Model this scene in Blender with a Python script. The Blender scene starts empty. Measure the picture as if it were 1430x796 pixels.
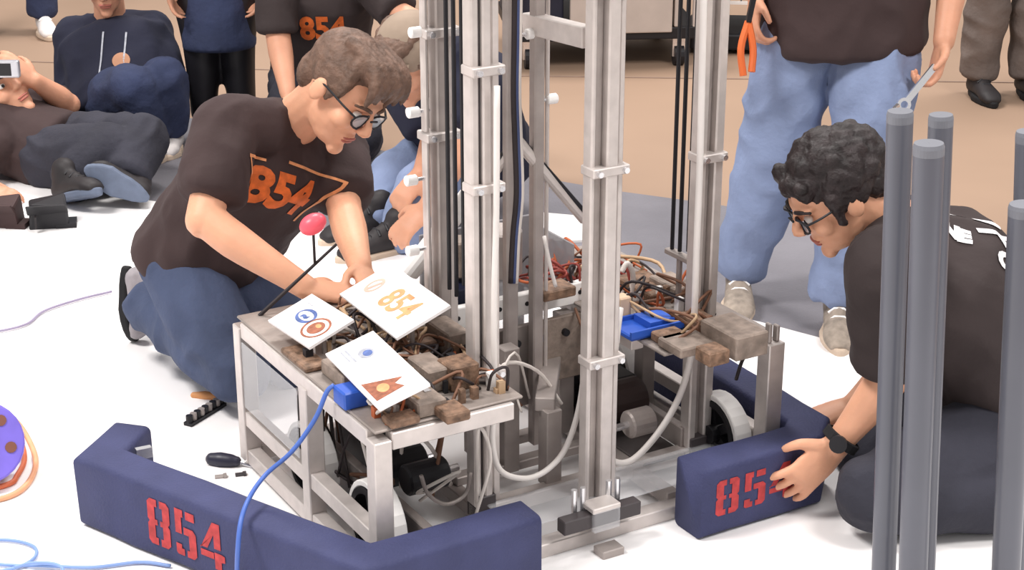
import bpy, bmesh, math, random
import numpy as np
from mathutils import Vector, Matrix, noise
from mathutils.bvhtree import BVHTree

random.seed(4)
SC = bpy.context.scene
COL = SC.collection

# ------------------------------------------------------------------ camera, light, exposure
F, PITCH, CAMH = 2400.0, 0.3652, 1.695
cam_d = bpy.data.cameras.new('camera'); cam = bpy.data.objects.new('camera', cam_d); COL.objects.link(cam)
cam.location = (0, 0, CAMH); cam.rotation_euler = (math.pi/2 - PITCH, 0, 0)
cam_d.sensor_width = 36; cam_d.lens = 36*F/1430; cam_d.clip_end = 100
SC.camera = cam
SC.view_settings.view_transform = 'Standard'; SC.view_settings.look = 'None'
SC.view_settings.exposure = 0.17; SC.view_settings.gamma = 1; SC.view_settings.use_curve_mapping = False
W = bpy.data.worlds.new('hall_light'); SC.world = W; W.use_nodes = True
W.node_tree.nodes['Background'].inputs[0].default_value = (1.0, 0.97, 0.95, 1)
W.node_tree.nodes['Background'].inputs[1].default_value = 0.62
for i, (x, y, e) in enumerate([(-3.2, 2.2, 330), (2.6, 1.2, 200), (-.6, 7.5, 250), (3.5, 7.5, 150)]):
    ld = bpy.data.lights.new('hall_lamp', 'AREA'); ld.shape = 'RECTANGLE'; ld.size = 1.8; ld.size_y = 1.2
    ld.energy = e; ld.color = (1, .96, .93)
    lo = bpy.data.objects.new('hall_lamp', ld); COL.objects.link(lo); lo.location = (x, y, 5.5)

# ------------------------------------------------------------------ photograph geometry: pixel -> world
cp, sp = math.cos(PITCH), math.sin(PITCH)
def ray(px, py):
    dx, dy = (px-715)/F, (py-398)/F
    return Vector((dx, cp-dy*sp, -sp-dy*cp))
ORG = Vector((0, 0, CAMH))
def G(px, py, z=0.0):
    d = ray(px, py); return ORG + d*((z-CAMH)/d.z)
def V(px, py, Y):
    d = ray(px, py); return ORG + d*(Y/d.y)
# robot frame
RA = Vector((-.2394, 2.7866, 0)); RTH = .5344
RU = Vector((math.cos(RTH), math.sin(RTH), 0)); RV = Vector((-math.sin(RTH), math.cos(RTH), 0))
def L(px, py, u=None, v=None, z=None):
    o = ORG-RA; d = ray(px, py)
    ol = (o.dot(RU), o.dot(RV), o.z); dl = (d.dot(RU), d.dot(RV), d.z)
    i, val = (0, u) if u is not None else ((1, v) if v is not None else (2, z))
    t = (val-ol[i])/dl[i]
    return Vector([ol[k]+t*dl[k] for k in range(3)])
def toL(P):
    P = Vector(P)-RA; return Vector((P.dot(RU), P.dot(RV), P.z))
def fromL(a, b, z): return RA+RU*a+RV*b+Vector((0, 0, z))

# ------------------------------------------------------------------ materials
def lin(c):
    return tuple(((x/255)/12.92 if x <= 10 else (((x/255)+.055)/1.055)**2.4) for x in c)
MATS = {}
def mat(name, rgb, rough=.6, metal=0.0, var=.12, scale=12, bump=0.0, bscale=60, spec=.4, alpha=1.0, sss=0.0, trans=0.0):
    if name in MATS: return MATS[name]
    m = bpy.data.materials.new(name); m.use_nodes = True; nt = m.node_tree
    b = nt.nodes['Principled BSDF']
    c = lin(rgb)
    tc = nt.nodes.new('ShaderNodeTexCoord')
    nz = nt.nodes.new('ShaderNodeTexNoise'); nz.inputs['Scale'].default_value = scale; nz.inputs['Detail'].default_value = 4
    nt.links.new(tc.outputs['Object'], nz.inputs['Vector'])
    cr = nt.nodes.new('ShaderNodeValToRGB')
    cr.color_ramp.elements[0].position = .3; cr.color_ramp.elements[1].position = .7
    cr.color_ramp.elements[0].color = tuple(max(0, x*(1-var)) for x in c)+(1,)
    cr.color_ramp.elements[1].color = tuple(min(1, x*(1+var)) for x in c)+(1,)
    nt.links.new(nz.outputs['Fac'], cr.inputs['Fac']); nt.links.new(cr.outputs['Color'], b.inputs['Base Color'])
    b.inputs['Roughness'].default_value = rough; b.inputs['Metallic'].default_value = metal
    b.inputs['Specular IOR Level'].default_value = spec
    if sss:
        b.inputs['Subsurface Weight'].default_value = sss; b.inputs['Subsurface Scale'].default_value = .01
    if trans:
        b.inputs['Transmission Weight'].default_value = trans
    if alpha < 1: b.inputs['Alpha'].default_value = alpha
    if bump:
        n2 = nt.nodes.new('ShaderNodeTexNoise'); n2.inputs['Scale'].default_value = bscale; n2.inputs['Detail'].default_value = 5
        nt.links.new(tc.outputs['Object'], n2.inputs['Vector'])
        bp = nt.nodes.new('ShaderNodeBump'); bp.inputs['Strength'].default_value = bump; bp.inputs['Distance'].default_value = .01
        nt.links.new(n2.outputs['Fac'], bp.inputs['Height']); nt.links.new(bp.outputs['Normal'], b.inputs['Normal'])
    MATS[name] = m
    return m
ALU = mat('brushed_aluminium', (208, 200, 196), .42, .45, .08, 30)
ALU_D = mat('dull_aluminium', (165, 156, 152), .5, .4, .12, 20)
STEEL = mat('bright_steel', (225, 225, 228), .25, .9, .05)
WHITE = mat('white_plastic', (240, 238, 236), .5, 0, .03)
CARD = mat('white_sign_board', (242, 238, 238), .55, 0, .02)
BLACK = mat('black_plastic', (26, 25, 30), .5, 0, .2)
RUBBER = mat('black_rubber', (24, 23, 26), .8, 0, .2)
DKGREY = mat('dark_grey_tube', (66, 60, 62), .45, 0, .1)
PVC = mat('grey_pvc', (92, 94, 104), .33, 0, .06, 6, spec=.5)
PVC_RIM = mat('grey_pvc_cap', (118, 120, 128), .4, 0, .05)
NAVY = mat('navy_bumper_cloth', (58, 62, 98), .75, 0, .1, 14, .25, 160)
RED = mat('red_stencil_paint', (180, 60, 62), .7, 0, .25, 60)
ORANGE = mat('orange_print', (214, 104, 44), .7, 0, .25, 50)
PALEOR = mat('faded_orange_print', (226, 156, 108), .7, 0, .2, 60)
BROWNP = mat('brown_print', (150, 92, 70), .7, 0, .3, 90)
BLUEP = mat('blue_print', (84, 104, 158), .7, 0, .3, 90)
GREYP = mat('grey_print', (165, 168, 178), .7, 0, .2, 90)
WHITEP = mat('white_print', (225, 222, 224), .7, 0, .1, 50)
SKIN = mat('skin_light', (222, 165, 134), .5, 0, .07, 14, .1, 90, .35, sss=.08)
SKIN2 = mat('skin_tan', (205, 150, 122), .5, 0, .07, 14, .1, 90, .35, sss=.08)
LIP = mat('lip', (176, 104, 92), .5, 0, .1)
EYEW = mat('eye_white', (225, 220, 215), .3, 0, .02)
HAIRB = mat('brown_hair', (104, 80, 67), .6, 0, .35, 40, .6, 70)
HAIRK = mat('black_hair', (36, 27, 28), .55, 0, .5, 40, .6, 70)
SHIRTB = mat('dark_brown_shirt', (62, 48, 48), .9, 0, .12, 6, .25, 30)
SHIRTK = mat('black_brown_shirt', (54, 45, 45), .9, 0, .12, 6, .25, 30)
SHIRTN = mat('navy_shirt', (32, 34, 52), .9, 0, .15, 6, .25, 30)
JEANS = mat('dark_jeans', (66, 76, 102), .9, 0, .2, 7, .3, 60)
JEANSL = mat('light_jeans', (126, 140, 172), .9, 0, .16, 5, .3, 60)
JEANSD = mat('deep_blue_jeans', (48, 56, 84), .9, 0, .28, 7, .3, 60)
PANTK = mat('charcoal_trousers', (50, 50, 60), .9, 0, .2, 7, .3, 60)
PANTB = mat('grey_brown_trousers', (108, 97, 92), .9, 0, .2, 7, .3, 60)
SHOEK = mat('black_shoe', (40, 36, 38), .6, 0, .2)
SHOEW = mat('white_trainer', (214, 208, 206), .6, 0, .1)
SHOET = mat('tan_trainer', (150, 138, 126), .7, 0, .3, 40)
SOLEW = mat('pale_rubber_sole', (206, 186, 166), .7, 0, .08)
SOLEB = mat('blue_grey_sole', (98, 108, 128), .7, 0, .1, 30)
LENS = mat('clear_lens', (205, 215, 225), .08, 0, .0, alpha=.55)
COPPER = mat('brown_circuit', (122, 96, 78), .6, .1, .5, 60, .5, 90)
BOARD = mat('grey_brown_box', (138, 124, 114), .6, .1, .3, 40, .3, 80)
BLUE = mat('blue_plastic', (42, 84, 176), .35, 0, .15)
HOSE_B = mat('blue_hose', (76, 108, 186), .4, 0, .08)
HOSE_O = mat('orange_cord', (230, 168, 128), .5, 0, .12)
HOSE_V = mat('violet_grey_cord', (150, 140, 165), .5, 0, .1)
PURPLE = mat('violet_plastic', (120, 104, 205), .35, 0, .12)
PINK = mat('pink_red_plastic', (246, 92, 108), .35, 0, .06)
CLEAR = mat('clear_polycarbonate', (225, 226, 230), .12, 0, .02, alpha=.28)
HOSE_W = mat('white_loop_hose', (228, 222, 218), .4, 0, .04)
WIRE_M = [mat('wire_brown', (120, 84, 64), .6), mat('wire_dark', (48, 40, 42), .6), mat('wire_tan', (186, 156, 124), .6),
          mat('wire_red', (138, 58, 50), .6), mat('wire_white', (222, 214, 208), .6), mat('wire_orange', (178, 92, 54), .6)]

# ------------------------------------------------------------------ mesh helpers
class MB:
    def __init__(s): s.v = []; s.f = []
    def add(s, vs, fs):
        n = len(s.v); s.v.extend([tuple(x) for x in vs]); s.f.extend([tuple(i+n for i in f) for f in fs]); return s
    def box(s, a, b):
        x0, y0, z0 = a; x1, y1, z1 = b
        return s.add([(x0,y0,z0),(x1,y0,z0),(x1,y1,z0),(x0,y1,z0),(x0,y0,z1),(x1,y0,z1),(x1,y1,z1),(x0,y1,z1)],
                     [(0,3,2,1),(4,5,6,7),(0,1,5,4),(1,2,6,5),(2,3,7,6),(3,0,4,7)])
    def bar(s, a, b, w, h, up=(0,0,1)):
        a = Vector(a); b = Vector(b); t = (b-a).normalized(); up = Vector(up)
        if abs(t.dot(up)) > .95: up = Vector((1,0,0))
        x = t.cross(up).normalized()*w/2; y = x.cross(t).normalized()*h/2
        vs = [a-x-y, a+x-y, a+x+y, a-x+y, b-x-y, b+x-y, b+x+y, b-x+y]
        return s.add(vs, [(0,3,2,1),(4,5,6,7),(0,1,5,4),(1,2,6,5),(2,3,7,6),(3,0,4,7)])
    def obox(s, c, ax, ay, az):
        c = Vector(c); ax, ay, az = Vector(ax), Vector(ay), Vector(az)
        vs = [c-ax-ay-az, c+ax-ay-az, c+ax+ay-az, c-ax+ay-az, c-ax-ay+az, c+ax-ay+az, c+ax+ay+az, c-ax+ay+az]
        return s.add(vs, [(0,3,2,1),(4,5,6,7),(0,1,5,4),(1,2,6,5),(2,3,7,6),(3,0,4,7)])
    def tube(s, pts, r, n=8, smooth=0, closed_ends=True):
        if smooth: pts = spline(pts, smooth)
        return limb(s, pts, [r]*len(pts) if not isinstance(r, (list, tuple)) else r, n=n, sub=1, caps=False)
    def cyl(s, a, b, r, n=16, r2=None):
        return limb(s, [a, b], [r, r if r2 is None else r2], n=n, sub=1, caps=False)
    def ring_lathe(s, a, axis, prof, n=24):
        axis = Vector(axis).normalized(); x = axis.orthogonal().normalized(); y = axis.cross(x)
        vs = []; m = len(prof)
        for i in range(n):
            t = 2*math.pi*i/n; d = x*math.cos(t)+y*math.sin(t)
            for (r, h) in prof: vs.append(Vector(a)+d*r+axis*h)
        fs = []
        for i in range(n):
            j = (i+1) % n
            for k in range(m): fs.append((i*m+k, j*m+k, j*m+(k+1)%m, i*m+(k+1)%m))
        return s.add(vs, fs)
    def ell(s, c, r, ax=None, n=16, m=10):
        c = Vector(c); ax = ax or (Vector((1,0,0)), Vector((0,1,0)), Vector((0,0,1)))
        if not isinstance(r, (tuple, list)): r = (r, r, r)
        vs = []; fs = []
        for i in range(1, m):
            ph = math.pi*i/m
            for k in range(n):
                t = 2*math.pi*k/n
                vs.append(c+ax[0]*(r[0]*math.sin(ph)*math.cos(t))+ax[1]*(r[1]*math.sin(ph)*math.sin(t))+ax[2]*(r[2]*math.cos(ph)))
        top = len(vs); vs += [c+ax[2]*r[2], c-ax[2]*r[2]]
        for i in range(m-2):
            for k in range(n): fs.append((i*n+k, (i+1)*n+k, (i+1)*n+(k+1)%n, i*n+(k+1)%n))
        for k in range(n):
            fs.append((top, k, (k+1)%n)); fs.append((top+1, (m-2)*n+(k+1)%n, (m-2)*n+k))
        return s.add(vs, fs)
    def prism(s, poly, z0, z1):
        n = len(poly)
        return s.add([(x,y,z0) for x,y in poly]+[(x,y,z1) for x,y in poly],
                     [tuple(range(n))[::-1], tuple(range(n, 2*n))]+[(i,(i+1)%n,n+(i+1)%n,n+i) for i in range(n)])
    def mesh(s, name, off=None):
        me = bpy.data.meshes.new(name)
        vs = s.v if off is None else [(x-off[0], y-off[1], z-off[2]) for x,y,z in s.v]
        me.from_pydata(vs, [], s.f); me.update()
        return me

def spline(pts, sub):
    P = [Vector(p) for p in pts]; out = []
    if len(P) < 3: return [P[0].lerp(P[-1], i/sub) for i in range(sub+1)]
    for i in range(len(P)-1):
        p0 = P[i-1] if i else P[0]*2-P[1]; p1 = P[i]; p2 = P[i+1]; p3 = P[i+2] if i+2 < len(P) else P[-1]*2-P[-2]
        for k in range(sub):
            t = k/sub
            out.append(.5*((2*p1)+(p2-p0)*t+(2*p0-5*p1+4*p2-p3)*t*t+(3*p1-p0-3*p2+p3)*t**3))
    out.append(P[-1]); return out

def limb(mb, pts, rad, side=None, n=14, sub=4, caps=True, ck=1.0):
    P = [Vector(p) for p in pts]; m = len(P)
    R = [r if isinstance(r, (tuple, list)) else (r, r) for r in rad]
    S = None
    if side is not None: S = side if isinstance(side, list) else [side]*m
    if sub > 1:
        Q = spline(P, sub); RR = []; SS = []
        if m == 2:
            for i in range(sub+1):
                t = i/sub; RR.append((R[0][0]*(1-t)+R[1][0]*t, R[0][1]*(1-t)+R[1][1]*t)); SS.append(S[0].lerp(S[1], t) if S else None)
        else:
            for i in range(m-1):
                for k in range(sub):
                    t = k/sub; t = t*t*(3-2*t)*.5+t*.5
                    RR.append((R[i][0]*(1-t)+R[i+1][0]*t, R[i][1]*(1-t)+R[i+1][1]*t)); SS.append(S[i].lerp(S[i+1], t) if S else None)
            RR.append(R[-1]); SS.append(S[-1] if S else None)
    else: Q, RR, SS = P, R, (S or [None]*m)
    rings = []; prev = None; k = len(Q)
    T = [((Q[min(i+1, k-1)]-Q[max(i-1, 0)]) or Vector((0,0,1))).normalized() for i in range(k)]
    def frame(t, sd, prev):
        if sd is not None: a = Vector(sd)
        elif prev is not None: a = prev
        else: a = t.orthogonal()
        a = a - t*a.dot(t)
        if a.length < 1e-4: a = t.orthogonal()
        a.normalize(); return a, t.cross(a)
    for i in range(k):
        a, b = frame(T[i], SS[i], prev); prev = a
        rings.append((Q[i], a, b, RR[i][0], RR[i][1], T[i]))
    full = []
    if caps:
        q, a, b, ra, rb, t = rings[0]; rm = min(ra, rb)*ck
        for ph in (.25, .6, .85): full.append((q-t*rm*math.cos(ph*math.pi/2), a, b, ra*math.sin(ph*math.pi/2), rb*math.sin(ph*math.pi/2)))
    for q, a, b, ra, rb, t in rings: full.append((q, a, b, ra, rb))
    if caps:
        q, a, b, ra, rb, t = rings[-1]; rm = min(ra, rb)*ck
        for ph in (.85, .6, .25): full.append((q+t*rm*math.cos(ph*math.pi/2), a, b, ra*math.sin(ph*math.pi/2), rb*math.sin(ph*math.pi/2)))
    vs = []; fs = []
    for q, a, b, ra, rb in full:
        for j in range(n):
            th = 2*math.pi*j/n; vs.append(q+a*ra*math.cos(th)+b*rb*math.sin(th))
    K = len(full)
    for i in range(K-1):
        for j in range(n): fs.append((i*n+j, i*n+(j+1)%n, (i+1)*n+(j+1)%n, (i+1)*n+j))
    fs.append(tuple(range(n))[::-1]); fs.append(tuple((K-1)*n+j for j in range(n)))
    return mb.add(vs, fs)

def obj(name, me, m, parent=None, smooth=False):
    if isinstance(me, MB): me = me.mesh(name)
    me.name = name
    if m is not None:
        me.materials.clear(); me.materials.append(m)
    o = bpy.data.objects.new(name, me); COL.objects.link(o)
    if parent is not None: o.parent = parent
    if smooth: me.polygons.foreach_set('use_smooth', [True]*len(me.polygons))
    return o
def bevel(o, w=.003, seg=2):
    b = o.modifiers.new('bevel', 'BEVEL'); b.width = w; b.segments = seg; b.limit_method = 'ANGLE'; return o
def tag(o, label, cat, group=None, kind=None):
    o['label'] = label
    if cat: o['category'] = cat
    if group: o['group'] = group
    if kind: o['kind'] = kind
    return o
def thing(name, label, cat, loc, rz=0, group=None):
    o = bpy.data.objects.new(name, None); COL.objects.link(o); o.location = loc; o.rotation_euler = (0, 0, rz); o.empty_display_size = .1
    return tag(o, label, cat, group)
def struct(o): o['kind'] = 'structure'; return o

def fuse(mb, voxel, iters, wr=0.0, wscale=10.0, seed=0.0, stretch=(1,1,1)):
    """voxel-union the overlapping limbs of mb into one continuous smooth skin"""
    me0 = mb.mesh('tmp'); o = bpy.data.objects.new('tmp', me0); COL.objects.link(o)
    r = o.modifiers.new('r', 'REMESH'); r.mode = 'VOXEL'; r.voxel_size = voxel
    if iters:
        s = o.modifiers.new('s', 'SMOOTH'); s.factor = .5; s.iterations = iters
    dg = bpy.context.evaluated_depsgraph_get()
    me = bpy.data.meshes.new_from_object(o.evaluated_get(dg))
    bpy.data.objects.remove(o); bpy.data.meshes.remove(me0)
    if wr:
        n = len(me.vertices); co = np.empty(n*3); me.vertices.foreach_get('co', co); co = co.reshape(-1, 3)
        no = np.empty(n*3); me.vertices.foreach_get('normal', no); no = no.reshape(-1, 3)
        sd = Vector((seed*7.3, seed*3.1, seed*1.7)); d = np.empty(n)
        for i in range(n):
            p = Vector((co[i][0]*stretch[0], co[i][1]*stretch[1], co[i][2]*stretch[2]))*wscale+sd
            w = Vector((noise.noise(p*.5), noise.noise(p*.5+Vector((5,1,2))), 0))
            d[i] = (1-abs(noise.noise(p+w*1.5))*2.2)+.5*noise.noise(p*2.1)
        co += no*(d*wr)[:, None]; me.vertices.foreach_set('co', co.ravel()); me.update()
    me.polygons.foreach_set('use_smooth', [True]*len(me.polygons))
    return me
def shift(me, off):
    me.transform(Matrix.Translation(-Vector(off))); return me

# lettering ---------------------------------------------------------
def text_mesh(body, size=1.0, bold=0.0, res=3):
    c = bpy.data.curves.new('t', 'FONT'); c.body = body; c.size = size; c.align_x = 'CENTER'; c.align_y = 'CENTER'; c.offset = bold; c.resolution_u = res
    o = bpy.data.objects.new('t', c); COL.objects.link(o)
    dg = bpy.context.evaluated_depsgraph_get(); me = bpy.data.meshes.new_from_object(o.evaluated_get(dg))
    bpy.data.objects.remove(o); bpy.data.curves.remove(c); return me
def fine(me, cell):
    bm = bmesh.new(); bm.from_mesh(me); bmesh.ops.triangulate(bm, faces=bm.faces)
    for _ in range(5):
        es = [e for e in bm.edges if e.calc_length() > cell]
        if not es: break
        bmesh.ops.subdivide_edges(bm, edges=es, cuts=1); bmesh.ops.triangulate(bm, faces=bm.faces)
    bm.to_mesh(me); bm.free(); return me
def poly_mesh(polys):
    mb = MB()
    for p in polys: mb.add([(x, y, 0) for x, y in p], [tuple(range(len(p)))])
    return mb.mesh('p')
def stencil(digits):
    """block stencil digits, each 0..0.62 wide and 0..1 high with bridges left open"""
    D = {'8': [[(.0,.08),(.08,0),(.27,0),(.27,.16),(.2,.16),(.2,.44),(.27,.44),(.27,.56),(.2,.56),(.2,.84),(.27,.84),(.27,1),(.08,1),(0,.92),(0,.56),(.05,.5),(0,.44)],
               [(.62,.08),(.54,0),(.35,0),(.35,.16),(.42,.16),(.42,.44),(.35,.44),(.35,.56),(.42,.56),(.42,.84),(.35,.84),(.35,1),(.54,1),(.62,.92),(.62,.56),(.57,.5),(.62,.44)]],
         '5': [[(.04,.47),(.04,1),(.27,1),(.27,.84),(.22,.84),(.22,.47)], [(.35,1),(.6,1),(.6,.82),(.35,.82)],
               [(.04,.04),(.04,.24),(.2,.24),(.2,.15),(.27,.15),(.27,0),(.09,0)],
               [(.35,0),(.54,0),(.62,.08),(.62,.55),(.54,.64),(.28,.64),(.28,.48),(.42,.48),(.42,.15),(.35,.15)]],
         '4': [[(.36,1),(.56,1),(.56,.44),(.38,.44),(.38,.74),(.19,.4),(.0,.4),(.0,.36)], [(0,.34),(.0,.2),(.36,.2),(.36,.34)],
               [(.38,0),(.56,0),(.56,.18),(.66,.2),(.66,.34),(.56,.36),(.38,.36)]]}
    out = []; x = 0
    for ch in digits:
        out += [[(px+x-1.03, py-.5) for px, py in p] for p in D[ch]]; x += .74
    return out
def project(me, c, xd, yd, target, off=.002, cell=.006, keep=None):
    """wrap a flat print onto the surface of a target mesh (world coordinates)"""
    fine(me, cell); bv = BVHTree.FromPolygons([v.co.copy() for v in target.vertices], [tuple(p.vertices) for p in target.polygons])
    c = Vector(c); xd = Vector(xd).normalized(); yd = Vector(yd); yd = (yd-xd*yd.dot(xd)).normalized(); n = xd.cross(yd)
    for v in me.vertices:
        p = c+xd*v.co.x+yd*v.co.y
        h = bv.ray_cast(p+n*.35, -n)
        if h[0] is not None: v.co = h[0]+n*off
        else: v.co = p
    me.update(); return me

# ------------------------------------------------------------------ the setting
mb = MB(); mb.box((-14, -4, -.1), (14, 24, 0))
FLOORM = mat('beige_concrete', (156, 131, 112), .6, 0, .09, .8, .05, 8, .2)
struct(obj('floor', mb, FLOORM))
mb = MB(); mb.box((-14, 23.8, 0), (14, 24, 8)); struct(obj('wall_back', mb, mat('hall_wall', (150, 140, 132), .8)))
# grey carpet strip beyond the mat and white field mat
def ground_poly(pts): return [(G(*p).x, G(*p).y) for p in pts]
carpet = ground_poly([(-500, 40), (0, 122), (420, 192), (860, 268), (1000, 287), (1430, 362), (2000, 450)])
mat_edge = ground_poly([(-500, 196), (60, 260), (300, 296), (540, 338), (800, 390), (1060, 452), (1230, 497), (1900, 680)])
mb = MB(); mb.prism(mat_edge[::-1]+carpet, 0, .004)
CARP = mat('grey_carpet', (124, 122, 128), .95, 0, .14, 3, .3, 120, .2)
struct(obj('floor_carpet', mb, CARP))
mb = MB(); mb.prism([(-6, .6)]+[(5, .6)]+mat_edge[::-1], 0, .006)
MATW = mat('white_field_mat', (244, 242, 242), .75, 0, .015, 3, .03, 20, .2)
struct(obj('floor_mat', mb, MATW))
# dark joints between the concrete slabs
for (a, b, w) in [((700, 106), (1900, 122), .014), ((-300, 75), (560, 104), .012)]:
    p, q = G(*a), G(*b); mb = MB(); mb.bar(p+Vector((0,0,.001)), q+Vector((0,0,.001)), w, .003)
    struct(obj('trim_1', mb, mat('slab_joint', (140, 118, 104), .8)))
# white sheet lying on the carpet behind the robot
mb = MB(); q = ground_poly([(742, 300), (806, 306), (826, 340), (760, 342)]); mb.prism(q[::-1], .004, .012)
tag(obj('white_board', mb, WHITE), 'white flat board lying on grey carpet behind the robot', 'board')

# ------------------------------------------------------------------ the robot (local axes: u along its front, v to its back)
robot = thing('robot', 'tall aluminium competition robot with mast uprights, wires and three white sponsor signs', 'robot', RA, RTH)
def rp(name, mb, m, parent=robot, bv=.002, smooth=False, label=None):
    o = obj(name, mb, m, parent, smooth)
    if bv: bevel(o, bv, 1)
    if label: o['label'] = label
    return o
def rbar(name, a, b, w=.034, h=.034, m=ALU, up=(0,0,1)):
    return rp(name, MB().bar(a, b, w, h, up), m)
def post(u, v, z0, z1, m=ALU, w=.036):
    o = rp('post', MB().box((u-w/2, v-w/2, z0), (u+w/2, v+w/2, z1)), m); return o
DZ = .333
# left box
for (u, v, z0, z1) in [(0, 0, .02, DZ), (0, .3, .02, DZ-.01), (0, .634, .02, DZ), (.28, .634, .02, DZ), (.27, .0, .02, .05)]: post(u, v, z0, z1)
for z in (.328, .125, .035):
    rbar('side_rail', (0, .02, z), (0, .616, z), .03, .034)
rbar('side_rail', (.29, .14, .328), (.29, .616, .328), .03, .034)
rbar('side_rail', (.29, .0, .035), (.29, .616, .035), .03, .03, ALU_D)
rbar('front_rail', (.02, 0, .328), (.275, 0, .328), .03, .034)
for z in (.328, .035): rbar('rear_rail', (.02, .634, z), (.9, .634, z), .03, .034)
# base rails across the front
rbar('front_rail', (-.01, -.012, .02), (.91, -.012, .02), .036, .03)
rbar('front_rail', (.27, .14, .045), (.825, .14, .045), .034, .03)
# right box
for (u, v, z0, z1) in [(.9, .005, .02, .33), (.9, .634, .02, DZ), (.66, .634, .02, DZ), (.83, .353, .03, .3)]: post(u, v, z0, z1, ALU_D if v == .353 else ALU, .04 if v == .005 else .034)
rp('post_tab', MB().box((.885, -.005, .33), (.893, .012, .372)).box((.905, -.005, .33), (.913, .012, .365)), ALU_D)
for z in (.328, .11, .035): rbar('side_rail', (.9, .03, z), (.9, .616, z), .03, .03)
rbar('side_rail', (.66, .14, .328), (.66, .616, .328), .03, .03)
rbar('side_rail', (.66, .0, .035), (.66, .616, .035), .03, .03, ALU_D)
# inner posts
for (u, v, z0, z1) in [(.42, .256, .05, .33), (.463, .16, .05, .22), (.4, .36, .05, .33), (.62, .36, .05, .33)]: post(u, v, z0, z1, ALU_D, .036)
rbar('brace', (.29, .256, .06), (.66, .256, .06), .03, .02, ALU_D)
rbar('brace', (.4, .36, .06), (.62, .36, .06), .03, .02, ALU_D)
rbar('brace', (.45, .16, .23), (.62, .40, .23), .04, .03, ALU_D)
# decks
rp('deck_plate', MB().box((-.01, -.005, .345), (.3, .645, .351)), mat('scuffed_deck', (150, 140, 134), .5, .3, .2, 14, .2, 40), label='scuffed metal deck plate')
rp('deck_plate', MB().box((.64, .02, .345), (.905, .645, .351)), MATS['scuffed_deck'])
rp('clear_panel', MB().box((.29, .0, .062), (.9, .125, .066)), CLEAR, label='clear plastic floor panel')
rp('clear_panel', MB().box((-.0215, .32, .16), (-.0185, .6, .31)), CLEAR)
rp('clear_panel', MB().box((.3, .4, .30), (.64, .62, .304)), CLEAR)
# punched cross bar and its hanging plates
hb = MB(); hb.box((.3, .352, .345), (.68, .372, .392)); rp('punched_bar', hb, WHITE, label='white bar with a row of holes')
for k in range(11):
    rp('hole_shade', MB().cyl((.325+k*.033, .3525, .37), (.325+k*.033, .3505, .37), .005, 10), BLACK, bv=0)  # flat black discs paint the shade inside the holes
for (u0, u1, z0, z1, m) in [(.31, .425, .18, .335, BOARD), (.435, .525, .15, .335, ALU_D), (.535, .645, .19, .335, BOARD)]:
    rp('gearbox_plate', MB().box((u0, .325, z0), (u1, .337, z1)), m)
for k in range(5):
    rp('spacer', MB().cyl((.36+k*.06, .345, .3), (.36+k*.06, .315, .3), .008, 10), STEEL if k % 2 else BLACK, bv=0)
rp('rear_panel', MB().box((.36, .52, .305), (.64, .526, .50)), mat('grey_translucent_panel', (150, 148, 152), .3, 0, .05, alpha=.75), label='grey translucent rear panel')
rp('gear_drum', MB().cyl((.50, .42, .42), (.50, .42, .52), .045, 20), ALU_D, bv=.004); rp('gear_drum', MB().cyl((.42, .46, .42), (.42, .46, .50), .03, 16), BOARD, bv=.004)
rp('side_panel', MB().box((.655, .38, .36), (.659, .62, .47)), MATS['grey_translucent_panel'])
rp('under_tray', MB().box((.67, .12, .05), (.78, .6, .056)), mat('dark_tray', (74, 68, 68), .6))
rp('controller_box', MB().box((.36, .40, .352), (.47, .50, .41)), mat('dark_blue_box', (30, 34, 56), .4), label='dark blue box behind the punched bar')

# wheels -------------------------------------------------------------
def wheel(u, v, r=.088, w=.042):
    t = rp('wheel', MB().ring_lathe((u, v, r), (1, 0, 0), [(r, -w/2), (r, w/2), (r*.86, w/2), (r*.86, -w/2)], 28), WHITE)
    h = obj('rim', MB().ring_lathe((u, v, r), (1, 0, 0), [(r*.85, -w/2-.002), (r*.85, w/2+.002), (r*.7, w/2+.002), (r*.7, -w/2-.002)], 28), BLACK, t)
    sp_ = MB()
    for k in range(5):
        a = 2*math.pi*k/5; d = Vector((0, math.cos(a), math.sin(a)))
        sp_.bar(Vector((u, v, r)), Vector((u, v, r))+d*r*.76, .02, .024, (1,0,0))
    sp_.cyl((u-w/2-.01, v, r), (u+w/2+.01, v, r), .02, 12); obj('spokes', sp_, BLACK, t)
    return t
for (u, v) in [(.055, .43), (.055, .13), (.862, .115), (.855, .5)]: wheel(u, v)
rbar('axle_rail', (.115, .0, .08), (.115, .6, .08), .02, .05, ALU_D)
rbar('axle_rail', (.79, .14, .08), (.79, .6, .08), .02, .05, ALU_D)
def motor(a, b, r, m=BLACK):
    t = rp('motor', MB().cyl(a, b, r, 18), m, bv=.004, label='round drive motor')
    d = (Vector(b)-Vector(a)).normalized(); obj('shaft', MB().cyl(Vector(b), Vector(b)+d*.03, .008, 10), STEEL, t)
motor((.13, .3, .1), (.24, .3, .1), .04); motor((.15, .2, .12), (.24, .2, .12), .032); motor((.78, .3, .12), (.66, .3, .12), .045, mat('brown_black_motor', (62, 48, 46), .5))
motor((.78, .45, .1), (.68, .45, .1), .04); motor((.72, .17, .13), (.66, .17, .13), .03, ALU_D)
rp('battery', MB().box((.70, .32, .05), (.79, .48, .16)), BLACK, bv=.006, label='black battery box under right deck')
rp('battery', MB().box((.16, .38, .05), (.26, .55, .2)), mat('grey_battery', (70, 66, 68), .5), bv=.006)

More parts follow.
